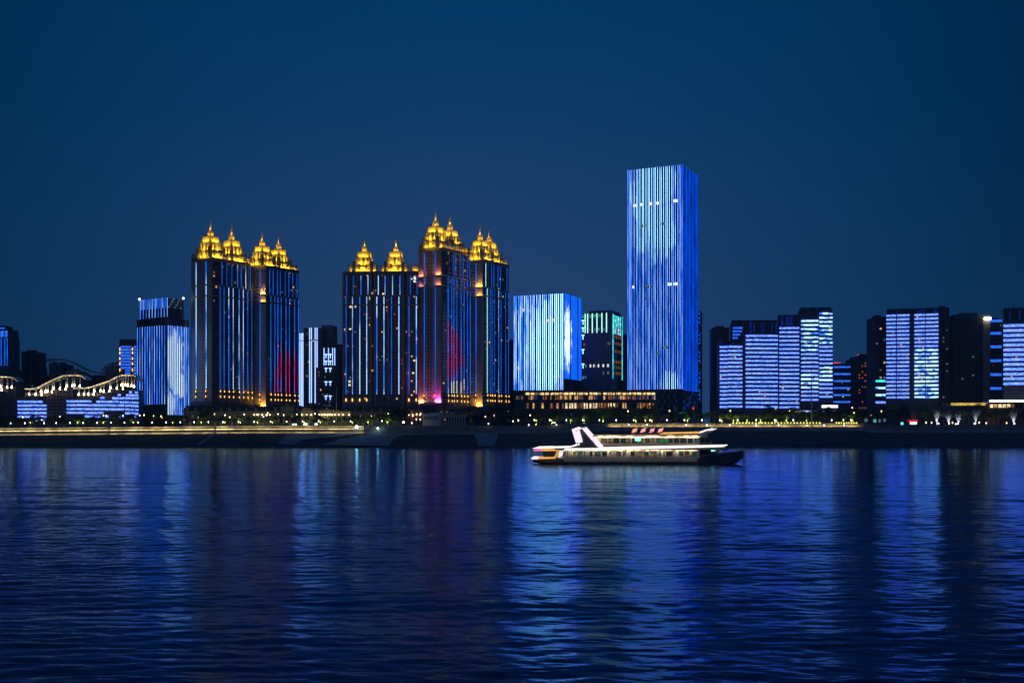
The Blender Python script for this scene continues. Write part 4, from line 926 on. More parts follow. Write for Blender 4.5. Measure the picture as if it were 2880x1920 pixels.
b = Bld('shop_building', 'small shop with a white sign board and purple-lit windows', 'building', 2308, 2357, None, 1205, 1, 12)
b.block('wall', midwall, 0, b.z(1146)); b.piece('sign_board', glow('sign_white', (1.0, .95, .92), 2.2), 'F', b.sF(2356), b.sF(2311), b.z(1146), b.z(1139), .1, .8)
for i in range(6): b.piece('window', glow('purple_light', (.55, .12, 1.0), 1.0, .5, .6), 'F', b.sF(2319+i*6.2), b.sF(2315+i*6.2), b.z(1159), b.z(1154), .05, .3)
b = Bld('shop_building', 'strip of small bright shopfronts under the banded apartments', 'building', 2236, 2308, None, 1206, 1, 12)
b.block('wall', midwall, 0, b.z(1152))
for i in range(14): b.piece('shop_window', led_pure if i % 3 else w_white, 'F', b.sF(2241.5+i*4.7), b.sF(2238+i*4.7), b.z(1159), b.z(1154), .05, .3)

# ------------------------------------------------------------------ trees, lamps and small things along the bank
PLACE = [(-999, 60, 'below the canopy at the far left'), (60, 190, 'below the five-banded terraced building'), (190, 390, 'below the wide terraced building'), (390, 535, 'below the blue-striped office'),
         (535, 711, 'below the leftmost gold tower'), (711, 842, 'below the second gold tower'), (842, 965, 'near the yellow-lit gatehouse'), (965, 1140, 'below the wide gold block'),
         (1140, 1330, 'around the white pavilion'), (1330, 1440, 'below the rightmost gold tower'), (1440, 1640, 'below the glowing office block'), (1640, 1765, 'below the cyan-lit block'),
         (1765, 1980, 'below the tallest tower'), (1980, 2095, 'below the shortest banded tower'), (2095, 2250, 'below the broad banded tower'), (2250, 2345, 'beside the tall pale mast'),
         (2345, 2425, 'below the six-banded office'), (2425, 2560, 'by the dark service building'), (2560, 2680, 'below the paired banded wings'), (2680, 2790, 'below the dark slab tower'), (2790, 3999, 'below the white restaurant canopy')]
def place(px):
    for a, b_, t in PLACE:
        if a <= px < b_: return t
PEND = []
def pend(o, kind, kinds, px, cat): PEND.append((place(px), kind, kinds, px, o, cat))
ORD = ['', 'second ', 'third ', 'fourth ', 'fifth ', 'sixth ', 'seventh ', 'eighth ', 'ninth ', 'tenth ', '11th ', '12th ', '13th ', '14th ', '15th ', '16th ', '17th ', '18th ', '19th ', '20th ']
def settle():
    runs = {}
    for q in PEND: runs.setdefault((q[0], q[1]), []).append(q)
    for (w, kind), l in runs.items():
        l.sort(key=lambda q: q[3])
        for i, q in enumerate(l):
            if len(l) == 1: lab = f'{kind} {w}'
            elif i == 0: lab = f'leftmost {kind} {w}'
            elif i == len(l)-1: lab = f'rightmost {kind} {w}'
            else: lab = f'{ORD[i]}{kind} from the left {w}'
            tag(q[4], lab, q[5], f'{q[2]} {w}')
def near_top(px, Y):
    return topz(px) if Y < 1190 else 21.0+(topz(px)-21.0)*max(0, 1230-Y)/40

def tree_mesh(seed, n, m, squash=1.0):
    r = random.Random(seed); mb = MB()
    lobes = [(r.uniform(-.55, .55), r.uniform(-.5, .5), r.uniform(-.35, .55), r.uniform(.4, .62)) for _ in range(6)]
    for k in range(n):
        lx, ly, lz, lr = r.choice(lobes); d = Vector((r.gauss(0, 1), r.gauss(0, 1), r.gauss(0, 1))).normalized()*lr*r.uniform(.55, 1.08)
        c = Vector((lx+d.x, ly+d.y, (lz+d.z)*squash)); u = Vector((r.gauss(0, 1), r.gauss(0, 1), r.gauss(0, 1))).normalized(); w = u.orthogonal().normalized(); s = r.uniform(.07, .16)
        b = len(mb.v); mb.v += [tuple(c+u*s), tuple(c+w*s*.6), tuple(c-u*s), tuple(c-w*s*.6)]; mb.f.append((b, b+1, b+2, b+3))
    return mb.mesh('crown', m)
def trunk_mesh(seed):
    r = random.Random(seed); mb = MB(); mb.rod((0, 0, -1.9), (.03, 0, -.5), .085, .055, 6)
    for k in range(5):
        a = 2*math.pi*k/5; mb.rod((.03, 0, -.6+k*.04), (.5*math.cos(a), .5*math.sin(a), .1+r.uniform(-.1, .3)), .04, .012, 5)
    return mb.mesh('trunk', bark)
crowns_ = [tree_mesh(i, 420, leafm) for i in range(4)]+[tree_mesh(9+i, 420, leafm_lit) for i in range(2)]; trunks_ = [trunk_mesh(i) for i in range(3)]
cnt = {}
def tree_flood(px, Y, z, size, watt, col):
    l = bpy.data.lights.new('tree_floodlight', 'AREA'); l.size = .8; l.energy = watt; l.color = col
    o = bpy.data.objects.new('tree_floodlight', l); COL.objects.link(o); o.location = (PX(px, Y), Y, z)
    o.rotation_euler = aim((0, 0, 0), (0, size*1.1, size*1.2)); return o
def tree(px, Y, size, kind, label=None):
    z = near_top(px, Y); r = random
    e = empty('broadleaf_tree', (PX(px, Y), Y, z+1.55*size), r.uniform(0, 6.28)); e.scale = (size*r.uniform(.9, 1.15), size*r.uniform(.9, 1.15), size*r.uniform(.8, 1.05))
    e.location.z = z+1.9*e.scale[2]
    if label: tag(e, label, 'tree')
    else:
        row = 'dark back-row tree' if Y >= 1180 and kind < 4 else ('big dark tree' if size > 5.8 and kind < 4 else ('small dark tree' if size < 3.7 and kind < 4 else 'dark round tree')) if kind < 4 else 'lamp-lit green tree'
        pend(e, row, row+'s', px, 'tree')
    link('crown', crowns_[kind], e); link('trunk', trunks_[kind % 3], e)
rt = random.Random(12)
px = -40
while px < 1130:
    tree(px, rt.uniform(1158, 1176), rt.uniform(3.0, 4.4), rt.choice([0, 1, 2, 3, 4])); px += rt.uniform(14, 22)
for px in range(-30, 520, 29): tree(px+rt.uniform(-5, 5), rt.uniform(1180, 1205), rt.uniform(4.0, 5.6), rt.choice([0, 1, 2, 3]))
for px, s in ((590, 7.2), (575, 6.0), (1120, 8.0), (1098, 6.6), (1136, 6.6), (1070, 6.0)): tree(px, 1165, s, rt.choice([0, 1, 2, 3]))
px = 1318
while px < 2430:
    tree(px, rt.uniform(1158, 1180), rt.uniform(3.4, 5.0), rt.choice([0, 1, 2, 3, 4])); px += rt.uniform(15, 23)
for px in range(1385, 2420, 27): tree(px+rt.uniform(-6, 6), rt.uniform(1182, 1204), rt.uniform(4.6, 7.4), rt.choice([0, 1, 2, 3]))
for px in (1400, 1425, 1690, 1705, 2235, 2300, 2330, 2280): tree(px, 1168, rt.uniform(6.0, 7.8), rt.choice([0, 1, 4, 5]))
px = 2430
while px < 2900:
    tree(px, rt.uniform(1166, 1186), rt.uniform(4.8, 7.6), rt.choice([0, 1, 2, 3])); px += rt.uniform(13, 21)
tree(2509, 1154, 5.2, 5, 'yellow-green tree lit from two lamps at its foot')
# bare trees lit from below
def bare_mesh(seed):
    r = random.Random(seed); mb = MB(); mb.rod((0, 0, 0), (0, 0, 3), .3, .22, 6)
    for k in range(64):
        a = r.uniform(0, 6.28); z0 = r.uniform(1.6, 4.5); l = r.uniform(5, 10.5); sp_ = r.uniform(.14, .5)
        p = Vector((0, 0, z0)); q = p+Vector((math.cos(a)*sp_*l, math.sin(a)*sp_*l, l)); mb.rod(p, q, .13, .03, 4)
        for j in range(5):
            t = r.uniform(.35, .95); s0 = p.lerp(q, t); mb.rod(s0, s0+Vector((r.gauss(0, 1), r.gauss(0, 1), 1.8)).normalized()*r.uniform(1.2, 2.8), .06, .02, 3)
    return mb.mesh('branches', paletwig)
bare = [bare_mesh(i) for i in range(3)]
lampball = {}
def lamp_mesh(m, rx, rz):
    k = (m.name, rx, rz)
    if k not in lampball:
        q = MB(); q.ball((0, 0, 0), rx, rz, 8, 6); lampball[k] = q.mesh('lamp', m)
    return lampball[k]
cold_up = glow('uplight_cold', (.72, .85, 1.0), 6)
for i, (px, py) in enumerate(((2572, 1186), (2637, 1187), (2671, 1193), (2698, 1194), (2746, 1182), (2853, 1185))):
    Y = 1154; z = topz(px); s = 1.15 if i in (0, 1, 4, 5) else .85
    e = empty('bare_tree', (PX(px, Y), Y+2, z)); e.scale = (s, s, s); e.rotation_euler = (0, 0, i*1.3)
    tag(e, ['bare tree with greenish-white glow left of the white kiosk', 'bare white-lit tree right of the kiosk, slim and upright', 'short bare tree with a blue-white lamp at its foot', 'short bare tree with a dim blue foot lamp, right of its twin',
            'tallest bare tree with a blue-lit trunk below the slab tower', 'bare white-lit tree nearest the right edge'][i], 'tree')
    link('branches', bare[i % 3], e)
    l = link('uplight', lamp_mesh(cold_up, .42, .6), e, (0, -1.5, 1.2)); tree_flood(px, Y-1.2, z+.8, 5, 1500, (.72, .84, 1.0)).rotation_euler = aim((0, 0, 0), (0, 3.4, 8.0))

# street lamps: post and lamp head
post_m = {}
def post_mesh(h):
    k = round(h, 1)
    if k not in post_m:
        q = MB(); q.rod((0, 0, 0), (0, 0, k), .14, .08, 6); q.box(-.35, .35, -.35, .35, 0, .35); post_m[k] = q.mesh('post', metal)
    return post_m[k]
def lamp(px, py, Y=1154, m=lamp_w, rx=.34, rz=.75, kind='white'):
    z0 = near_top(px, Y); z = PZ(py, Y); h = max(.8, z-z0)
    e = empty('street_lamp', (PX(px, Y), Y, z-h if z-z0 >= .8 else z-.8)); pend(e, f'{kind} post lamp', f'{kind} post lamps', px, 'street lamp')
    link('post', post_mesh(h), e); link('lamp_head', lamp_mesh(m, rx, rz), e, (0, 0, round(h, 1)))
for px in (30, 70, 124, 158, 197, 234, 273, 312, 350, 389, 428, 467, 507, 546, 586, 627, 671, 715, 761, 806, 851, 896, 940, 986, 1074): lamp(px, 1190-px*.006, 1153.5, lamp_c if px % 3 == 0 else lamp_w, kind='low white')
for px in (80, 213, 286, 370, 480, 561, 627, 671, 719, 761, 851, 896, 986, 1030, 1084): tree(px+6, 1158.2, 3.3, 4+px % 2); tree_flood(px+6, 1154.6, topz(px)+1.2, 3.2, 520, (.78, 1.0, .10)); lamp(px+5, 1187.5, 1154.2, lamp_g, .28, .45, kind='yellow-green')
for px, py in ((64, 1173), (117, 1181), (168, 1171), (291, 1168), (299, 1169), (346, 1168), (393, 1168), (405, 1167), (432, 1169), (453, 1170), (456, 1175), (558, 1173.5), (603, 1164), (633, 1167), (646, 1172.5), (687, 1165), (723, 1165.5), (741, 1171), (753, 1161), (749, 1167),
               (759, 1166), (782, 1164), (798, 1166.5), (835, 1165), (886, 1163), (898, 1165), (1092, 1163), (1044, 1170), (1161, 1169), (1172, 1164), (1183, 1163), (1365, 1171), (1390, 1168), (1428, 1157), (1491, 1167), (1458, 1182), (1443, 1184), (1766, 1156), (1883, 1155), (1965, 1166),
               (2054, 1155), (2221, 1155), (2397, 1146), (2402, 1160), (2479, 1156), (2450, 1166)): lamp(px, py, 1176, lamp_o, .38, .75, kind='warm')
for px, py in ((1171, 1179), (1182, 1179)): lamp(px, py, 1160, lamp_o, .4, .8, kind='orange')
for px in (1458, 1503, 1546, 1593, 1639, 1686, 1733, 1782, 1828, 1876, 1925, 1974, 2025, 2075, 2127, 2179, 2231, 2339, 2372, 2393): lamp(px, 1181, 1153.5, lamp_w, kind='low white')
for px in (1505, 1548, 1602, 1640, 1693, 1785, 1812, 1830, 1930, 2027, 2060, 2071, 2098, 2136, 2180, 2208, 2265, 2395): tree(px+4, 1159.0, 3.7, 4+px % 2); tree_flood(px+4, 1154.8, topz(px)+1.2, 3.6, 620, (.80, 1.0, .12)); lamp(px+3, 1182, 1155.0, lamp_g, .28, .45, kind='yellow-green')
for px, py in ((1487, 1194), (1554, 1188), (1560, 1188), (1565, 1194), (1374, 1191), (1158, 1189), (1487, 1194), (1930, 1195), (1988, 1195), (2053, 1195), (2127, 1195.5), (2190, 1195), (2269, 1196), (2318, 1196), (2374, 1195), (1768, 1194), (1819, 1194)): lamp(px, py, 1146.5, lamp_w, .36, .7, kind='wall-top')
for px, py in ((2645, 1197), (2724, 1197), (2802, 1197.5), (2620, 1188), (2679, 1188), (2754, 1188), (2774, 1189), (2831, 1189), (2605, 1188), (2688, 1192)): lamp(px, py, 1153, lamp_o if py < 1190 else lamp_w, .4, .8, kind='white' if py > 1190 else 'warm')
for px in (2506, 2514): lamp(px, 1202, 1151.5, lamp_g, .42, .7, kind='yellow-green')
# lit shrubs along the right wall
for i, px in enumerate(list(range(2062, 2310, 9))+list(range(2352, 2412, 7))):
    Y = 1152.5; e = empty('shrub', (PX(px, Y), Y+.6, topz(px)+1.1)); s = random.uniform(.9, 1.8); e.scale = (s*1.3, s, s); pend(e, 'yellow-lit shrub', 'yellow-lit shrubs', px, 'shrub')
    link('foliage', crowns_[4+i % 2], e); link('ground_light', lamp_mesh(glow('shrub_light', (1.0, .82, .12), 8), .22, .3), e, (0, -1.0, -.5))

# big floodlights, masts, kiosk, signs
def spot(px, py, Y, label, m, r=1.0):
    z0 = near_top(px, Y) if Y > 1150 else 13.6
    e = empty('floodlight_mast', (PX(px, Y), Y, z0)); tag(e, label, 'floodlight'); h = PZ(py, Y)-z0
    link('post', post_mesh(h), e); link('lamp_head', lamp_mesh(m, r, r), e, (0, 0, round(h, 1)))
    q = MB(); q.box(-r*.5, r*.5, r*.2, r*1.2, h-.4, h+.9); build(q, 'housing', metal, e)
spot(1003, 1200, 1145, 'large cold-white floodlight at the end of the lit wall', glow('flood_cold', (.62, .98, 1.0), 26), 1.25)
spot(1063, 1204, 1145, 'smaller cold-white floodlight right of the large one', glow('flood_cold', (.62, .98, 1.0), 26), .8)
spot(1135, 1187, 1156, 'cold-white floodlight left of the orange-lit house', glow('flood_cold', (.62, .98, 1.0), 26), .75)
def mast(px, y0, y1, Y, label, r):
    z0 = PZ(y1, Y); e = empty('mast', (PX(px, Y), Y, z0)); tag(e, label, 'mast'); h = PZ(y0, Y)-z0
    q = MB(); q.rod((0, 0, 0), (0, 0, h), r, r*.5, 8); build(q, 'pole', white, e); q = MB(); q.ball((0, 0, h), r*.9, r*.9); build(q, 'finial', metal, e); q = MB(); q.box(-r*2, r*2, -r*2, r*2, -1.5, .3); build(q, 'footing', concrete, e)
mast(2283, 1041, 1208, 1143, 'tall pale mast standing on the slope before the banded towers', .75)
mast(946, 1087, 1186, 1156, 'thin grey flagpole right of the gatehouse', .28)
def kiosk():
    Y = 1152; e = empty('kiosk', (PX(2569, Y), Y, topz(2569))); tag(e, 'small kiosk with a red roof and bright white front', 'kiosk')
    q = MB(); q.box(-4, 4, 0, 4, 0, 3.4); build(q, 'wall', white, e); q = MB(); q.box(-4.4, 4.4, -.9, 4.3, 3.4, 5.0, .2); build(q, 'roof', glow('red_roof_glow', (1.0, .04, .04), .7), e)  # roof glows of itself, red light put into its colour
    for i in range(4): q = MB(); q.box(-3.4+i*1.8, -2.1+i*1.8, -.12, .02, .6, 3.0); build(q, 'window', glow('kiosk_white', (.85, 1.0, 1.0), 2.0), e)
kiosk()
def small_box(name, label, cat, px, py, w, h, Y, m):
    e = empty(name, (PX(px, Y), Y, near_top(px, Y))); tag(e, label, cat); z = PZ(py, Y)-near_top(px, Y); z = max(z, h/2+.1)
    q = MB(); q.box(-w/2, w/2, 0, .7, z-h/2, z+h/2); build(q, 'panel', m, e); q = MB(); q.box(-w/2-.12, w/2+.12, .1, .9, z-h/2-.12, z+h/2+.12); build(q, 'casing', metal, e)
    for s_ in (-1, 1): q = MB(); q.box(s_*w*.35-.1, s_*w*.35+.1, .3, .6, -.1, z-h/2); build(q, 'leg', metal, e)
tealm = glow('sign_teal', (.15, .95, .95), 1.6, .5, .6); cw = glow('sign_cold_white', (.7, 1.0, 1.0), 3.5, .5, .7)
small_box('lit_sign', 'square teal lit sign between the yellow-green tree and kiosk', 'sign', 2537, 1195, 2.4, 2.6, 1151.5, tealm)
small_box('lit_sign', 'leftmost of three cold-white lit boxes on the river wall', 'sign', 828, 1193, 4.6, 1.2, 1151.5, cw)
small_box('lit_sign', 'largest cold-white lit box on the river wall, in the middle', 'sign', 859, 1192.5, 3.6, 1.9, 1151.6, cw)
small_box('lit_sign', 'rightmost of three cold-white lit boxes on the river wall', 'sign', 889, 1192.5, 2.4, 1.7, 1151.5, cw)
small_box('lit_sign', 'small teal lit sign left of the cyan-lit block foot', 'sign', 1648, 1165, 5, 1.8, 1190, tealm)
small_box('lit_sign', 'dim teal lit sign under the glowing office block', 'sign', 1602, 1165, 5, 1.6, 1190, w_cold)
small_box('lit_sign', 'thin red lit sign at the foot of the tallest tower', 'sign', 1950, 1151, 1.1, 5.0, 1195, red_lamp)
small_box('lit_sign', 'slanting green lit sign at the foot of the tallest tower', 'sign', 1921, 1161, 7.0, 1.1, 1195, glow('sign_green', (.1, 1.0, .55), 1.6))

for px, py in ((1276, 1246), (1338, 1243), (1394, 1250), (1462, 1247), (2110, 1252), (2234, 1249), (2330, 1254), (2482, 1240), (2563, 1256), (2631, 1257), (2639, 1257), (2745, 1252)):
    q = on_slope(px, py); m = MB(); m.rod((0, 0, -.6), (0, 0, 2.6), .35, .3, 8); m.rod((0, 0, 2.6), (0, 0, 3.0), .5, .45, 8)
    o = build(m, 'mooring_post', mat('dark_iron', (.02, .02, .025), .6, .2, 1), loc=q); pend(o, 'dark mooring post on the slope', 'mooring posts', px, 'mooring post')
settle()
# ------------------------------------------------------------------ the ship
def ship():
    YS = 421.0; k = YS/F; x0p = 1800; wl = 1305.5; beam = 13.0
    e = empty('cruise_ship', (PX(x0p, YS), YS+beam/2, 0)); tag(e, 'three-deck cruise ship outlined in white and amber lights on the river', 'ship')
    X = lambda px: (px-x0p)*k
    Z = lambda py: (wl-py)*k
    yn = -beam/2                                                         # the side that faces the viewer
    hullm = mat('hull_paint', (.16, .15, .15), .45, .2, .3, spec=.4); cream = mat('cream_paint', (.72, .66, .58), .5, .1, .4); deckm = mat('deck', (.2, .19, .18), .8, .2, .4)
    sailm = mat('fin_panel', (.20, .22, .27), .5, .12, .3)
    # hull: sections along the length
    mb = MB(); sec = [(1500, 1.0, 2.2, .88), (1530, .2, 2.1, .97), (1600, -.6, 2.1, 1), (1800, -.8, 2.2, 1), (1930, -.8, 2.4, .98), (2000, -.7, 2.9, .82), (2050, -.4, 3.5, .52), (2080, .6, 3.9, .24), (2101, 2.6, 4.15, .03)]
    for (px, zk, zd, wf) in sec:
        hb = beam/2*wf; mb.v += [(X(px), -hb, zd), (X(px), -hb*.93, zk+.5), (X(px), -hb*.5, zk-.3), (X(px), hb*.5, zk-.3), (X(px), hb*.93, zk+.5), (X(px), hb, zd)]
    for i in range(len(sec)-1):
        for j in range(6): a, b_ = i*6+j, i*6+(j+1) % 6; mb.f.append((a, b_, b_+6, a+6))
    mb.f.append(tuple(range(5, -1, -1))); n_ = len(mb.v); mb.f.append(tuple(range(n_-6, n_)))
    hull = build(mb, 'hull', hullm, e)
    mb = MB()
    for i in range(3, len(sec)-1):                                        # bow bulwark
        pass
    q = MB()
    for (a, b_) in zip(sec[4:-1], sec[5:]):
        q.hexa([(X(a[0]), -beam/2*a[3]-.05, a[2]), (X(b_[0]), -beam/2*b_[3]-.05, b_[2]), (X(b_[0]), -beam/2*b_[3]+.12, b_[2]), (X(a[0]), -beam/2*a[3]+.12, a[2]),
                (X(a[0]), -beam/2*a[3]-.05, a[2]+.9), (X(b_[0]), -beam/2*b_[3]-.05, b_[2]+.9), (X(b_[0]), -beam/2*b_[3]+.12, b_[2]+.9), (X(a[0]), -beam/2*a[3]+.12, a[2]+.9)])
    build(q, 'bulwark', mat('bulwark_paint', (.22, .22, .25), .5, .2, .4), hull)
    q = MB(); q.box(X(1530), X(1985), yn-.18, yn+.02, .55, .8); build(q, 'rubbing_strake', deckm, hull)
    for a, b_ in zip(range(1585, 1960, 47), range(1632, 1970, 47)): q = MB(); q.box(X(a)+.02, X(b_)-.02, yn-.10, yn+.02, .95, 2.75); build(q, 'topside_panel', cream, hull)
    # lower cabin
    q = MB(); q.box(X(1572), X(1968), yn+.5, -yn-.5, 2.1, 5.3); lc = build(q, 'lower_cabin', cream, e)
    q = MB(); q.prism([(X(1968), yn+.6, 2.3), (X(2012), yn+2.6, 2.9), (X(2008), yn+2.6, 5.3), (X(1968), yn+.6, 5.3)], (0, 9, 0)); build(q, 'front_saloon', mat('saloon_dark', (.05, .06, .07), .3, .2, .5, spec=.5), e)
    wlit = [glow('cabin_window_green', (.035, .055, .045), 1.0, .7, 1.2), glow('cabin_window_warm', (.10, .075, .035), 1.0, .7, 1.0), glow('cabin_window_dark', (.015, .022, .022), 1.0, .6, 1.0)]
    r = random.Random(4); px = 1578.0
    while px < 1960:
        w = r.choice((16, 18, 22, 13)); q = MB(); q.box(X(px), X(px+w-5), yn+.38, yn+.52, 2.9, 4.7); p_ = build(q, 'window', r.choice(wlit), lc); px += w
    for px in (1602, 1650, 1711, 1724, 1764, 1850, 1862, 1898, 1905): 
        q = MB(); q.box(X(px)-.5, X(px)+.5, yn+.15, yn+.45, 2.2, 5.25); build(q, 'pillar', cream, lc)
    warm = glow('ship_downlight', (1.0, .74, .38), 6); soffit = glow('ship_soffit_fill', (1.0, .76, .46), 3.6, .7, .5)
    for px in (1612, 1676, 1712, 1745, 1768, 1820, 1862, 1905, 1945):       # downlights under the overhang
        q = MB(); q.box(X(px)-.5, X(px)+.5, yn-.25, yn+.05, 5.02, 5.18); build(q, 'downlight', warm, lc)
        p = (X(px), yn-.62, 5.0); flood(lc, p, aim(p, (X(px), yn-.05, 1.9)), 1.6, .3, 16, (1.0, .78, .52));  # unseen area lamps added to brighten the topside
    q = MB(); q.box(X(1585), X(1962), yn-.48, yn-.2, 5.14, 5.24); build(q, 'soffit_fill', soffit, lc)  # glow strip added under the overhang as warm fill for the hull side
    # main deck slab with its white LED fascia
    q = MB(); q.box(X(1560), X(2040), yn-.5, -yn+.5, 5.3, 6.9); d2 = build(q, 'deck', deckm, e)
    ledW = glow('ship_led_white', (1.0, .97, .92), 1.15); ledP = glow('ship_led_pink', (1.0, .76, .88), 1.5, .25, 3.0, (1, 1, 1)); ledO = glow('ship_led_amber', (1.0, .50, .12), .85, .3, 3.0); ledM = glow('ship_led_magenta', (1.0, .15, .45), 1.0)
    def panel(name, pts, y, th, m, parent=e):
        q = MB(); q.prism([(X(a), y, Z(b_)) for a, b_ in pts], (0, th, 0)); return build(q, name, m, parent)
    panel('led_band', [(1697, 1257), (1780, 1255), (2044, 1250), (2046, 1251.4), (2033, 1256.6), (1925, 1260), (1780, 1263.5), (1697, 1265)], yn-.85, .33, ledW, d2)
    def lines(pa, pb, n, y, th, m):          # n parallel LED lines between the edges pa and pb (both given top to bottom)
        for i in range(n):
            u0, u1 = (i+.14)/n, (i+.86)/n
            mixp = lambda u: [(a[0]+(b_[0]-a[0])*u, a[1]+(b_[1]-a[1])*u) for a, b_ in zip(pa, pb)]
            panel('led_line', mixp(u0)+mixp(u1)[::-1], y, th, m)
    for yy in (yn-.8, -yn+.45):
        near = yy < 0
        panel('led_band', [(1521, 1255.6), (1609.5, 1253.5), (1624, 1250.8), (1626, 1247), (1631, 1250.5), (1599, 1259.4), (1503, 1262)], yy, .33, ledW)
        panel('led_band', [(1498, 1262.6), (1519, 1255.8), (1517, 1258.5), (1511, 1261.4)], yy, .33, ledP)
        panel('led_band', [(1589, 1260.3), (1682, 1259.4), (1697.6, 1257), (1697, 1267), (1585, 1267)], yy+.02, .33, ledW)
        lines([(1574, 1267.3), (1569, 1287)], [(1585, 1267.3), (1581.5, 1282)], 4, yy, .33, ledP)
        panel('led_band', [(1514, 1262.5), (1575, 1262.2), (1574, 1266), (1566, 1268), (1502, 1268.6)], yy+.36, .3, ledO)
        panel('led_band', [(1500, 1269), (1514, 1262.5), (1524, 1262.6), (1520, 1268.4)], yy, .33, ledM)
        lines([(1566, 1268.2), (1558.5, 1284.3)], [(1574, 1266.4), (1568, 1284)], 3, yy+.36, .3, ledO)
        panel('led_band', [(1503, 1285), (1567, 1284.4), (1560, 1289.5), (1513, 1291)], yy+.02, .3, ledO)
        panel('led_band', [(1494, 1291.6), (1503, 1285), (1517, 1284.6), (1512, 1291)], yy-.03, .32, ledP)
        # fin
        lines([(1615, 1213), (1625.8, 1247)], [(1629.6, 1208.6), (1638.7, 1242)], 5, yy-.02, .35, ledP)
        panel('led_band', [(1614, 1205.5), (1628, 1200.5), (1636.5, 1204), (1649, 1199.8), (1636, 1204.8), (1629.6, 1208.3), (1615, 1212.6)], yy-.01, .33, ledP)
        lines([(1636.5, 1204.6), (1682.8, 1259)], [(1648.8, 1199.8), (1698, 1256)], 5, yy, .35, ledP)
        panel('fin_panel', [(1630, 1208.5), (1636, 1205), (1682, 1259.2), (1600, 1259.4), (1632, 1250), (1639, 1241)], yy+.38, .25, sailm)
    panel('fin_joint', [(1665, 1227.5), (1673, 1221.5), (1675, 1223.5), (1667, 1229.5)], yn-.9, .2, darkwall)
    panel('fin_joint', [(1616, 1213.2), (1648, 1200.5), (1648.6, 1201.6), (1616.5, 1214.4)], yn-.9, .2, darkwall)
    q = MB(); q.box(X(1612), X(1650), yn-.3, -yn+.3, Z(1206), Z(1201.5)); build(q, 'fin_bridge', sailm, e)
    # stern: open aft decks
    q = MB(); q.box(X(1515), X(1575), yn+.4, -yn-.4, 4.95, 5.2); build(q, 'aft_deck', deckm, e)
    q = MB(); q.box(X(1530), X(1600), yn+1.0, -yn-1.0, 2.1, 4.9); build(q, 'aft_saloon', mat('saloon_dark', (.05, .06, .07)), e)
    for i in range(9): q = MB(); q.box(X(1520+i*9)-.05, X(1520+i*9)+.05, yn-.2, yn-.1, 6.9, 8.0); build(q, 'rail_post', metal, d2)
    q = MB(); q.box(X(1518), X(1600), yn-.2, yn-.12, 7.95, 8.05); build(q, 'rail', metal, d2)
    # upper cabin
    q = MB(); q.box(X(1672), X(1968), yn+.9, -yn-.9, 6.9, 9.9); uc = build(q, 'upper_cabin', cream, e)
    px = 1690.0
    while px < 1958:
        w = r.choice((14, 18, 21)); q = MB(); q.box(X(px), X(px+w-3), yn+.78, yn+.92, 7.9, 9.6); build(q, 'window', r.choice(wlit), uc); px += w
    q = MB(); q.box(X(1786), X(1803), yn+.55, yn+.7, Z(1240), Z(1229)); build(q, 'lit_screen', glow('screen_cyan', (.25, 1.0, .95), 1.8, .6, 1.5), uc)
    q = MB(); q.box(X(1857), X(1880), yn+.6, yn+.7, Z(1243), Z(1235)); build(q, 'lit_screen', glow('screen_green', (.06, .28, .10), .6, .6, 1.5), uc)
    q = MB(); q.prism([(X(1968), yn+1.4, 6.9), (X(2008), yn+1.4, 6.9), (X(1998), yn+1.4, 9.9), (X(1968), yn+1.4, 9.9)], (0, beam-2.8, 0)); wh = build(q, 'wheelhouse', mat('wheelhouse_paint', (.16, .17, .20), .5, .15, .4), e)
    for (a, b_) in ((1972, 1982), (1985, 1998)): q = MB(); q.box(X(a), X(b_), yn+1.28, yn+1.42, 7.9, 9.4); build(q, 'window', glass, wh)
    q = MB(); q.box(X(2003), X(2016), yn+2.2, yn+2.35, Z(1269), Z(1261)); build(q, 'lit_screen', glow('screen_cyan', (.25, 1.0, .95), 1.8, .6, 1.5), e)
    # roof with warm downlights
    q = MB(); q.box(X(1662), X(1990), yn-.2, -yn+.2, 10.0, 11.0); rf = build(q, 'roof', cream, e)
    for px in (1690, 1712, 1728, 1770, 1825, 1840, 1885, 1930, 1955): q = MB(); q.box(X(px)-.9, X(px)+.9, yn-.6, yn-.25, 10.05, 10.3); build(q, 'downlight', warm, rf)
    q = MB(); q.box(X(1672), X(1968), yn+.15, yn+.5, 9.9, 9.99); build(q, 'soffit_fill', soffit, rf)
    q = MB(); q.box(X(1672), X(1968), yn-.62, yn-.3, 10.0, 10.12); build(q, 'soffit_fill', soffit, rf)  # both roof-edge strips are added glow, for warm fill
    panel('led_band', [(1854, 1220.5), (1866, 1215.5), (1916, 1214.5), (1968, 1213.3), (1966, 1219), (1854, 1221)], yn-.5, .3, ledO, rf)
    panel('led_band', [(1966, 1219), (1968, 1213.4), (1990, 1206.5), (2017, 1204.6), (2004, 1209.8), (1988, 1211)], yn-.5, .3, ledP, rf)
    panel('led_band', [(1991, 1208.4), (2003, 1202.3), (2004, 1204), (1993, 1208.8)], yn-.45, .25, led_cyan, rf)
    q = MB(); q.prism([(X(1966), yn, 11.0), (X(1990), yn, 12.6), (X(2016), yn, 12.9), (X(2004), yn, 12.2), (X(1990), yn, 11.0)], (0, beam, 0)); build(q, 'visor', sailm, rf)
    q = MB(); q.rod((X(1990), 0, 12.6), (X(1988), 0, 16), .12, .05); build(q, 'mast', metal, rf)
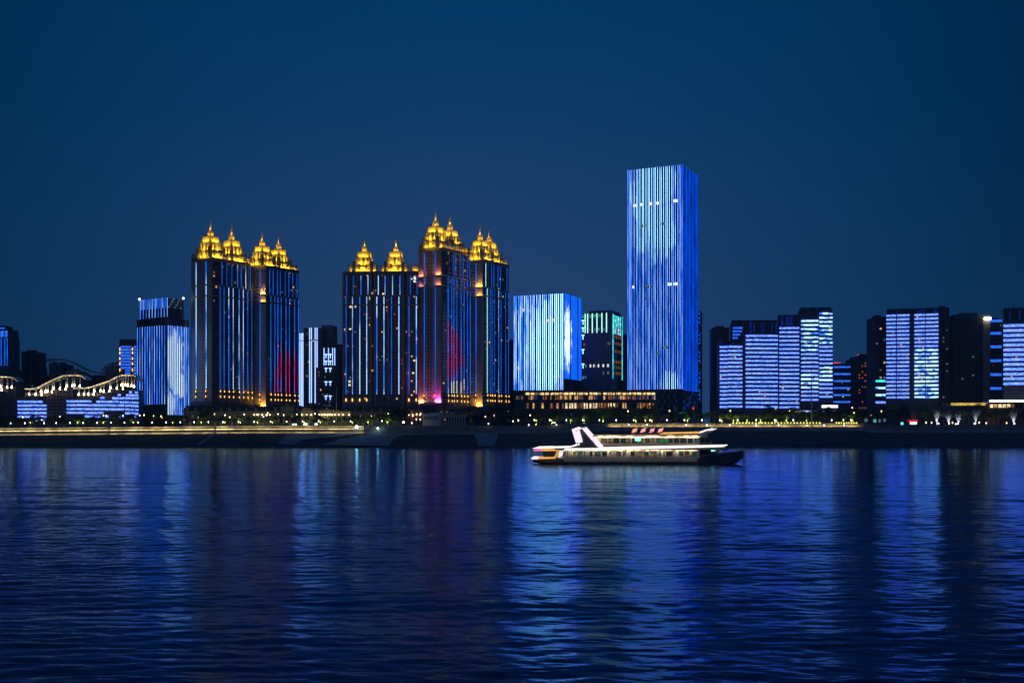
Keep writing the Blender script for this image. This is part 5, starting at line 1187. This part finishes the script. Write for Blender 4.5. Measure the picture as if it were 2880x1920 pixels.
    # four red roof characters, too blurred to read: dense strokes of the same mass and lean
    redc = glow('sign_red', (1.0, .34, .30), 2.0); pats = [[(0, 0, 1, .16), (0, .38, 1, .14), (0, .78, 1, .16), (.42, 0, .16, .9), (.05, .4, .14, .5)],
                                                            [(0, .05, 1, .15), (0, .42, .9, .15), (.1, .8, .9, .15), (.1, .05, .14, .8), (.75, .05, .14, .85), (.42, .2, .14, .6)],
                                                            [(0, .82, .9, .15), (.05, .45, .9, .15), (0, .02, .8, .15), (.05, .45, .14, .5), (.75, .05, .14, .5), (.4, .3, .14, .4)],
                                                            [(.1, .84, .9, .14), (.1, .44, .9, .14), (.1, .06, .9, .14), (.1, .06, .14, .85), (.82, .06, .14, .85), (.46, .06, .14, .85)]]
    for cx, pt in zip((1777, 1801, 1826, 1849), pats):
        q = MB(); xx = X(cx); zz = Z(1217.0); s_ = 1.8
        for (a, b_, w, h) in pt:
            p0 = (a, b_); l = .28
            f = lambda u, v: (xx+u*s_+v*s_*l, zz+v*s_*.75+u*s_*.28)
            q.prism([(f(a, b_)[0], yn+.4, f(a, b_)[1]), (f(a+w, b_)[0], yn+.4, f(a+w, b_)[1]), (f(a+w, b_+h)[0], yn+.4, f(a+w, b_+h)[1]), (f(a, b_+h)[0], yn+.4, f(a, b_+h)[1])], (0, .3, 0))
        s1 = build(q, 'sign_character', redc, rf)
    q = MB(); q.box(X(1775), X(1868), yn+.75, yn+.95, 11.0, 11.8); build(q, 'sign_frame', metal, rf)
    for i in range(5): q = MB(); q.box(X(1782+i*20)-.1, X(1782+i*20)+.1, yn+.72, yn+.9, 11.0, 13.2); build(q, 'sign_post', metal, rf)
ship()

# ------------------------------------------------------------------ evening haze over the river and the town
mb = MB(); mb.box(-3200, 3200, -80, 2600, -3.5, 336)
hz = build(mb, 'haze', None, kind='stuff')
hm = bpy.data.materials.new('haze_air'); hm.use_nodes = True; t = hm.node_tree; t.nodes.clear()
ho = N(t, 'ShaderNodeOutputMaterial'); pv = N(t, 'ShaderNodeVolumePrincipled'); pv.inputs['Density'].default_value = 0.0001; pv.inputs['Color'].default_value = (.8, .88, 1, 1); pv.inputs['Anisotropy'].default_value = 0.0
t.links.new(pv.outputs[0], ho.inputs['Volume']); hz.data.materials.append(hm)
